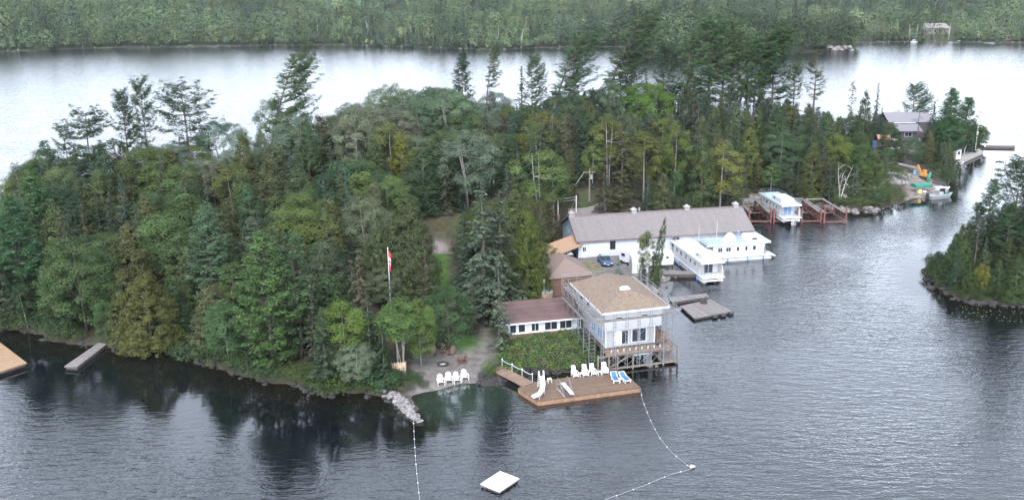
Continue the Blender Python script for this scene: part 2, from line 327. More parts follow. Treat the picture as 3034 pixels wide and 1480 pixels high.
def bed_attr(X, Y):
    s = np.maximum(sd_poly(ISLAND, X, Y), sd_poly(ISLET, X, Y)); c = np.zeros(X.shape + (3,)); c[:] = DEEP
    d = np.clip(np.exp(np.minimum(s, 0)/3.2), 0, 1)[..., None]; c = c*(1-d) + np.array((0.008, 0.0055, 0.003))*d
    b = (1 - smooth(np.hypot(X + 11.5, (Y - 104.5)*1.1), 3, 10))[..., None]*0.9; c = c*(1-b) + np.array((0.018, 0.030, 0.022))*b
    w = np.clip(0.05 + 0.95*smooth(-s, np.where(X < -22, 7, 1.5), np.where(X < -22, 27, 15)), 0, 1)[..., None]*np.ones(3); return {"bed": c, "wind": w}
# one sheet: fine by the island, coarse out to the horizon
tag(link("lake_water", grid_mesh("lake_water", -140, 140, 60, 290.4, 1.6, lambda X, Y: X*0, bed_attr), WATER), kind="structure")
def ring_water():
    q = [(-6000,-600),(6000,-600),(6000,8000),(-6000,8000)]; i = [(-140,60),(140,60),(140,290.4),(-140,290.4)]
    me = bpy.data.meshes.new("lake_water_far"); me.from_pydata([(x,y,0) for x,y in q+i], [], [(0,1,5,4),(1,2,6,5),(2,3,7,6),(3,0,4,7)])
    a = me.attributes.new("bed", 'FLOAT_COLOR', 'POINT'); a.data.foreach_set("color", np.array([(*DEEP, 1)]*8, np.float32).reshape(-1))
    a = me.attributes.new("wind", 'FLOAT_COLOR', 'POINT'); a.data.foreach_set("color", np.ones(32, np.float32))
    return me
tag(link("open_lake_water", ring_water(), WATER), kind="structure")
# ------------------------------------------------------------------ trees
def unit(v): return v / (np.linalg.norm(v, axis=-1, keepdims=True) + 1e-9)
def cards(C, N, U, L, W, rng):                         # diamond leaves: centre, normal, long direction, length, width
    N = unit(N); U = unit(U - (U*N).sum(-1, keepdims=True)*N); V = np.cross(N, U)
    L = np.broadcast_to(np.asarray(L, float).reshape(-1, 1), (len(C), 1)); W = np.broadcast_to(np.asarray(W, float).reshape(-1, 1), (len(C), 1))
    k = rng.uniform(-0.15, 0.15, (len(C), 1))
    return np.stack([C + U*L*0.5, C + V*W*0.5 + U*L*k, C - U*L*0.5, C - V*W*0.5 - U*L*k], 1)
def tones(n, rng, amt=0.28, warm=0.12, clump=None):
    b = np.exp(rng.normal(0, amt, n)); 
    if clump is not None: b = b*clump
    h = rng.normal(0, warm, n); return np.clip(np.stack([b*(1+h), b*(1+0.25*h), b*(1-0.6*h)], 1), 0.2, 2.4)
class Proto: pass
def make_proto(name, V, T, wood, woodmat, h):
    p = Proto(); p.name = name; p.h = h; p.crown = quad_mesh(name + "_crown", V, T) if V is not None else None
    if p.crown: p.crown.materials.append(LEAF)
    p.wood = None
    if wood is not None:
        me = bpy.data.meshes.new(name + "_trunk"); me.from_pydata(wood.v, [], wood.f); me.materials.append(woodmat); me.polygons.foreach_set("use_smooth", [True]*len(me.polygons)); p.wood = me
    return p
def spruce(seed, h=14.0, R=2.6, lo=0.06, dens=1.0, ragged=0.15, droop=0.35):
    rng = np.random.default_rng(seed); C, N, U, L = [], [], [], []; cl = []
    z = h*lo
    while z < h - 0.15:
        t = z/h; r = R*(1-t)**0.85*(0.85 + 0.15*math.sin(z*2.1 + seed)) + 0.12
        for _ in range(max(4, int(rng.integers(5, 8)*dens))):
            a = rng.uniform(0, 2*math.pi); l = r*rng.uniform(1 - ragged*2.2, 1 + ragged); d = np.array([math.cos(a), math.sin(a), 0]); q = np.array([-d[1], d[0], 0])
            m = max(6, int(l*17*dens)); s = rng.uniform(0.12, 1, m)**0.75; lat = rng.normal(0, 0.16, m)*(1.25 - s)*l + rng.normal(0, .06, m)
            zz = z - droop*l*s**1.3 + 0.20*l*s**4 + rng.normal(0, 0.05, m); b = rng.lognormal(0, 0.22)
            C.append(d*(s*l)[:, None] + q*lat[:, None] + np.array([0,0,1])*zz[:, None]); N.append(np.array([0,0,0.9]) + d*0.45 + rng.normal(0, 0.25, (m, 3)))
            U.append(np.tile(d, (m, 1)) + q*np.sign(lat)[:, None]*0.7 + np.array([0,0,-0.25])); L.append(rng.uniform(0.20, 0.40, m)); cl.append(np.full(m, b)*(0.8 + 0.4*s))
        z += rng.uniform(0.26, 0.42)/dens**0.5
    C, N, U, L, cl = map(np.concatenate, (C, N, U, L, cl))
    w = MB().tube([(0,0,-0.6),(0.03,0,h*0.5),(0,0,h*0.99)], [0.20*h/14, 0.13*h/14, 0.015], 6)
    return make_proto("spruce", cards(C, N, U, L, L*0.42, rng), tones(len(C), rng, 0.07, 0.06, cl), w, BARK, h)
def cedar(seed, h=12.0, R=2.8, pw=1.7, n=330, lo=0.03):
    rng = np.random.default_rng(seed); C, N, U, L, cl = [], [], [], [], []
    lob = [(rng.uniform(0, 6.28), rng.uniform(0.1, 0.9), rng.uniform(-0.22, 0.2)) for _ in range(9)]
    for _ in range(n):
        t = 1 - rng.uniform(0, 1)**0.62*(1-lo); a = rng.uniform(0, 6.283); r = R*(1-t**pw)**0.9
        r *= 1 + sum(k*math.exp(-((t-tt)/0.16)**2)*max(0, math.cos(a-aa)) for aa, tt, k in lob); rad = r*rng.uniform(0.62, 1.0) if r > 0.5 else r*0.8
        d = np.array([math.cos(a), math.sin(a), 0]); c = d*rad + np.array([0, 0, t*h]); m = 32; cr = rng.uniform(0.32, 0.62)
        o = rng.normal(0, 0.5, (m, 3))*np.array([1, 1, 0.9])*cr; C.append(c + o + np.array([0,0,0.3*cr])); b = rng.lognormal(0, 0.2)
        N.append(d*0.8 + np.array([0,0,0.55]) + o*0.9/cr + rng.normal(0, 0.22, (m, 3))); U.append(d*0.5 + np.array([0,0,0.9]) + rng.normal(0, 0.35, (m, 3))); L.append(rng.uniform(0.17, 0.31, m)); cl.append(np.full(m, b))
    C, N, U, L, cl = map(np.concatenate, (C, N, U, L, cl))
    w = MB().tube([(0,0,-0.6),(0.05,0,h*0.5),(0,0,h*0.95)], [0.24*h/12, 0.14, 0.02], 6)
    return make_proto("cedar", cards(C, N, U, L, L*0.5, rng), tones(len(C), rng, 0.07, 0.07, cl), w, BARK, h)
def pine(seed, h=20.0, R=4.6, bare=0.3, tier=1.5, lean=0.0, flag=0.0, up=0.35, nb=5, top=0.5, sparse=1.0):
    """white pine: tiers of long limbs, tips swept up, foliage in flat plumes; flag pushes the limbs to +x"""
    rng = np.random.default_rng(seed); C, N, U, L, cl = [], [], [], [], []; w = MB()
    ax = lambda z: np.array([lean*(z/h)**1.6*h*0.3, 0.15*math.sin(z*0.3 + seed), z])
    w.tube([ax(z) - np.array([0,0,0.7 if z == 0 else 0]) for z in np.linspace(0, h*0.97, 7)], [0.30*h/20*(1 - k/6.6) + 0.02 for k in range(7)], 6)
    z = h*bare
    while z < h*0.985:
        t = (z/h - bare)/(1 - bare); prof = (0.55 + 0.45*min(1, t/0.3))*(1-t)**top if t < 1 else 0
        for _ in range(int(rng.integers(nb - 1, nb + 2))):
            a = rng.uniform(0, 6.283)
            if flag and rng.uniform() < flag*0.6: a = rng.normal(0, 0.8)
            d = np.array([math.cos(a), math.sin(a), 0]); l = (R*prof*rng.uniform(0.6, 1.12) + 0.35)*(1 + flag*0.9*d[0]); q = np.array([-d[1], d[0], 0])
            p0 = ax(z + rng.uniform(-0.2, 0.2)); rise = up*rng.uniform(0.4, 1.3) + 0.5*t
            curve = lambda s: p0 + d*(s*l) + np.array([0, 0, 1])*(rise*l*(0.25*s + 0.75*s*s) - 0.12*l*s*(1-s)*4*0.5)
            w.tube([curve(s) for s in (0, 0.5, 0.85)], [0.07*h/20, 0.04, 0.012], 4, False)
            np_ = max(2, int(l*2.6*sparse))
            for k in range(np_):                       # plumes along the outer limb
                s = 0.30 + 0.72*(k + rng.uniform(0.1, 0.9))/np_; m = int(rng.integers(22, 30)); c = curve(s) + q*rng.normal(0, 0.30)*l*(1.15-s) + np.array([0,0,rng.normal(0.08, 0.12)]); b = rng.lognormal(0, 0.2)
                pr = rng.uniform(0.35, 0.65); o = rng.normal(0, 0.5, (m, 3))*np.array([pr, pr, pr*0.42]); C.append(c + o)
                N.append(np.array([0,0,0.9]) + d*0.2 + o*0.6/pr + rng.normal(0, 0.25, (m, 3))); U.append(d*0.8 + np.array([0,0,0.45]) + rng.normal(0, 0.5, (m, 3))); L.append(rng.uniform(0.24, 0.44, m)); cl.append(np.full(m, b))
        z += tier*rng.uniform(0.7, 1.2)*(1 - 0.45*t)
    C, N, U, L, cl = map(np.concatenate, (C, N, U, L, cl))
    return make_proto("pine", cards(C, N, U, L, L*0.36, rng), tones(len(C), rng, 0.2, 0.08, cl), w, BARK, h)
def leafy(seed, h=12.0, R=3.6, lo=0.15, nblob=46, bark=BARK, stems=1, leaf=0.42, bs=1.25, hole=0.1, cone=0.0, limbs=True, per=230, name="leafy"):
    """broadleaf: rounded leaf masses carried on limbs"""
    rng = np.random.default_rng(seed); C, N, U, L, cl = [], [], [], [], []; w = MB(); tops = []
    for s in range(stems):
        a = rng.uniform(0, 6.283); off = 0 if stems == 1 else 0.35; tx, ty = (math.cos(a)*R*0.35, math.sin(a)*R*0.35) if stems > 1 else (rng.normal(0, .3), rng.normal(0, .3))
        pts = [(off*math.cos(a), off*math.sin(a), -0.6), (tx*0.4, ty*0.4, h*0.35), (tx*0.8, ty*0.9, h*0.65), (tx, ty, h*0.9)]; tops.append(pts)
        w.tube(pts, [0.17*h/12, 0.11*h/12, 0.05*h/12, 0.01], 6)
    for k in range(nblob):
        g = (k + 0.5)/nblob; cz = 1 - 2*g*0.93; a = k*2.39996 + rng.normal(0, 0.3); rr = math.sqrt(max(0, 1-cz*cz)); sc = rng.uniform(0.72, 1.0)
        zz = h*(lo + (1-lo)*(0.5 + 0.5*cz*sc)) ; taper = 1 - cone*max(0, (zz/h - lo)/(1-lo) - 0.15)
        c = np.array([math.cos(a)*rr*R*sc*taper, math.sin(a)*rr*R*sc*taper, zz - bs*0.55*(cz > 0.4)])
        if rng.uniform() < hole: continue
        b0 = bs*rng.uniform(0.65, 1.2); m = int(per*(b0/bs)**2); v = unit(rng.normal(0, 1, (m, 3))); v[:, 2] = np.where(v[:, 2] < -0.35, -v[:, 2], v[:, 2])
        o = v*b0*rng.uniform(0.55, 1.08, (m, 1))*np.array([1, 1, 0.78]); C.append(c + o); out = np.array([c[0]/R, c[1]/R, 0.2]); bb = rng.lognormal(0, 0.16)
        N.append(v*0.8 + out*0.3 + np.array([0,0,0.45]) + rng.normal(0, 0.26, (m, 3))); U.append(rng.normal(0, 1, (m, 3))); L.append(rng.uniform(0.7, 1.25, m)*leaf*0.53); cl.append(np.full(m, bb))
        if limbs and rng.uniform() < 0.3 and zz < h*0.7:
            p = tops[rng.integers(len(tops))][1 if zz < h*0.6 else 2]; p = np.array(p); mid = p*0.5 + c*0.5 + np.array([0, 0, -0.25]); w.tube([p, mid, c], [0.04, 0.028, 0.01], 4, False)
    C, N, U, L, cl = map(np.concatenate, (C, N, U, L, cl))
    return make_proto(name, cards(C, N, U, L, L*0.72, rng), tones(len(C), rng, 0.07, 0.06, cl), w if bark else None, bark or BARK, h)
def bare_tree(seed, h=10.0, R=2.0, m=BARK, nb=26, stems=1, spire=True):
    rng = np.random.default_rng(seed); w = MB()
    for s in range(stems):
        lx, ly = (0, 0) if stems == 1 else (rng.normal(0, 0.16)*h, rng.normal(0, 0.1)*h)
        ax = lambda t: np.array([lx*t + 0.1*math.sin(t*9 + seed + s), ly*t + 0.1*math.sin(t*7 + s), t*h*(1 - 0.12*s)])
        w.tube([ax(t) - np.array([0,0,0.5*(t == 0)]) for t in np.linspace(0, 1, 7)], [0.15*h/10*(1 - t*0.93) for t in np.linspace(0, 1, 7)], 6)
        for k in range(nb//stems):
            t = rng.uniform(0.22, 0.97); a = rng.uniform(0, 6.283); l = R*((1-t)**0.7 if spire else 0.75)*rng.uniform(0.6, 1.1) + 0.15; d = np.array([math.cos(a), math.sin(a), -0.15 if spire else 0.75]); p = ax(t)
            e = p + d*l; w.tube([p, (p+e)/2 + np.array([0,0,0.05*l]), e], [0.04, 0.025, 0.008], 4, False)
            for _ in range(3):
                g = p + (e-p)*rng.uniform(0.4, 0.9); w.tube([g, g + unit(d + rng.normal(0, 0.8, 3))*l*0.35], [0.015, 0.006], 3, False)
    return make_proto("dead", None, None, w, m, h)

PROTO = {
    'spruce': [spruce(11), spruce(12, R=2.3, ragged=0.2), spruce(13, R=3.0, dens=1.1), spruce(14, R=2.0, ragged=0.24, lo=0.1)],
    'cedar':  [cedar(21), cedar(22, R=2.4, pw=1.9), cedar(23, R=3.2, pw=1.5, n=400), cedar(24, R=2.0, pw=2.3, n=300)],
    'bigcedar': [cedar(25, h=15, R=4.6, pw=1.7, n=820), cedar(26, h=13, R=4.6, pw=2.2, n=760)],
    'pine':   [pine(31, h=15, R=4.2, bare=0.10, tier=1.1, top=0.75), pine(32, h=15, R=3.8, bare=0.15, tier=1.2, top=0.7, up=0.45)],
    'oldpine': [pine(41, h=22, R=6.2, bare=0.34, tier=1.35, nb=6, top=0.42), pine(42, h=22, R=5.4, bare=0.40, tier=1.3, nb=6, top=0.35), pine(45, h=22, R=6.2, bare=0.28, tier=1.3, flag=0.35, top=0.5, nb=6)],
    'windpine': [pine(43, h=22, R=5.4, bare=0.34, tier=1.5, lean=0.95, flag=0.75, nb=6, sparse=1.15), pine(44, h=22, R=3.6, bare=0.55, tier=1.3, lean=0.5, flag=0.7, nb=5, sparse=1.1)],
    'flatpine': [pine(46, h=16, R=4.6, bare=0.38, tier=1.5, nb=6, top=0.30, up=0.2), pine(47, h=16, R=3.6, bare=0.42, tier=1.5, nb=5, top=0.35, up=0.25)],
    'redpine': [pine(51, h=18, R=2.4, bare=0.48, tier=1.1, nb=4, top=0.3, sparse=0.7, up=0.5), pine(52, h=18, R=2.0, bare=0.40, tier=1.2, nb=3, top=0.35, sparse=0.6, up=0.3)],
    'birch':  [leafy(61, h=12, R=2.6, lo=0.25, nblob=44, bark=BIRCHBARK, leaf=0.36, bs=0.95, hole=0.16), leafy(62, h=12, R=3.0, lo=0.28, nblob=50, bark=BIRCHBARK, stems=2, leaf=0.36, bs=0.95, hole=0.18), leafy(63, h=12, R=2.2, lo=0.3, nblob=38, bark=BIRCHBARK, leaf=0.34, bs=0.85, hole=0.2)],
    'shorebirch': [leafy(64, h=11, R=3.0, lo=0.10, nblob=84, bark=BIRCHBARK, leaf=0.36, bs=1.0, hole=0.06), leafy(65, h=11, R=2.6, lo=0.36, nblob=70, bark=BIRCHBARK, stems=2, leaf=0.36, bs=0.95, hole=0.08)],
    'aspen':  [leafy(71, h=15, R=4.8, lo=0.18, nblob=96, bark=BIRCHBARK, leaf=0.40, bs=1.25, stems=2), leafy(72, h=15, R=4.2, lo=0.2, nblob=84, bark=BIRCHBARK, leaf=0.40, bs=1.15), leafy(73, h=15, R=5.6, lo=0.18, nblob=124, bark=BIRCHBARK, leaf=0.40, bs=1.25, stems=3)],
    'bigmaple': [leafy(84, h=15, R=5.4, lo=0.04, nblob=150, leaf=0.42, bs=1.3, hole=0.05), leafy(85, h=13, R=4.6, lo=0.05, nblob=120, leaf=0.42, bs=1.25, hole=0.05, cone=0.2)],
    'bigpine': [pine(33, h=18, R=5.4, bare=0.05, tier=0.95, top=0.8, nb=7), pine(34, h=17, R=4.8, bare=0.08, tier=1.0, top=0.75, up=0.45, nb=7)],
    'maple':  [leafy(81, h=11, R=3.6, lo=0.06, nblob=66, leaf=0.40, bs=1.2, hole=0.05), leafy(82, h=11, R=3.0, lo=0.05, nblob=58, leaf=0.40, bs=1.1, hole=0.05, cone=0.35), leafy(83, h=11, R=4.2, lo=0.05, nblob=84, leaf=0.42, bs=1.25, hole=0.05)],
    'dead':   [bare_tree(91), bare_tree(92, R=1.4, nb=34)],
    'snag':   [bare_tree(93, h=8, R=1.6, m=DEADWOOD, nb=14, stems=3, spire=False)],
    'bush':   [leafy(95, h=1.6, R=1.2, lo=0.0, nblob=12, bark=None, leaf=0.24, bs=0.55, limbs=False, per=60), leafy(96, h=1.3, R=1.5, lo=0.0, nblob=16, bark=None, leaf=0.24, bs=0.5, limbs=False, per=60), leafy(97, h=2.2, R=1.3, lo=0.0, nblob=16, bark=None, leaf=0.26, bs=0.6, limbs=False, per=60)],
}
KIND = {'spruce': ('spruce_tree', 'spruce'), 'cedar': ('cedar_tree', 'cedar'), 'bigcedar': ('cedar_tree', 'cedar'), 'pine': ('pine_tree', 'pine'), 'oldpine': ('pine_tree', 'pine'), 'windpine': ('pine_tree', 'pine'),
        'flatpine': ('pine_tree', 'pine'), 'redpine': ('pine_tree', 'pine'), 'birch': ('birch_tree', 'birch'), 'shorebirch': ('birch_tree', 'birch'), 'aspen': ('poplar_tree', 'poplar'), 'maple': ('maple_tree', 'maple'), 'bigmaple': ('maple_tree', 'maple'), 'bigpine': ('pine_tree', 'pine'), 'dead': ('dead_tree', 'bare tree'), 'snag': ('dead_tree', 'bare tree'), 'bush': ('bush', 'bush')}
TONE = {'spruce': (0.042, 0.066, 0.042), 'cedar': (0.056, 0.078, 0.036), 'bigcedar': (0.058, 0.078, 0.038), 'pine': (0.050, 0.088, 0.052), 'oldpine': (0.048, 0.086, 0.042), 'windpine': (0.055, 0.09, 0.042), 'flatpine': (0.036, 0.062, 0.036),
        'redpine': (0.058, 0.078, 0.045), 'shorebirch': (0.08, 0.125, 0.042), 'birch': (0.076, 0.115, 0.040), 'aspen': (0.082, 0.110, 0.066), 'bigmaple': (0.05, 0.085, 0.036), 'bigpine': (0.05, 0.088, 0.048), 'maple': (0.054, 0.088, 0.034), 'bush': (0.062, 0.098, 0.034), 'dead': (1,1,1), 'snag': (1,1,1)}
rnd = random.Random(7)
TREES = []                                             # (x, y, height, radius)
def plant(kind, x, y, h, label, group=None, r=None, tone=None, rz=None, v=None, z=None):
    ps = PROTO[kind]; p = ps[v % len(ps)] if v is not None else rnd.choice(ps); s = h/p.h; nm, cat = KIND[kind]
    z = hz(x, y) if z is None else z
    o = empty(nm, (x, y, z), rnd.uniform(0, 6.283) if rz is None else rz, label, cat, group)
    w = s if r is None else r
    o.scale = (w, w, s)
    c = tone or TONE[kind]; j = rnd.uniform(0.75, 1.06); g = rnd.uniform(-0.1, 0.1)
    j *= 0.87; c = (c[0]*j*(1+g), c[1]*j*1.0, c[2]*j*(1-g)*0.90)
    if p.crown is not None: k = link("crown", p.crown, None, o); k.color = (*c, 1)
    if p.wood is not None: link("trunk", p.wood, None, o)
    return o
def spot(tx, ty, h):                                   # where a tree of height h stands if its top lies on this sight line
    d = ray(tx, ty); T = np.arange(70, 330, 0.5)/math.hypot(d[0], d[1]); Pn = np.array([0, 0, H]) + T[:, None]*d
    g = height(Pn[:, 0], Pn[:, 1]); hit = np.where((Pn[:, 2] <= g + h) & (g > 0.15))[0]
    if len(hit): return Pn[hit[0]]
    need = np.where(g > 1.0, Pn[:, 2] - g, 1e9); k = int(np.argmin(need))          # a taller tree on the highest ground under the sight line
    return Pn[k] if need[k] < h*1.75 else None
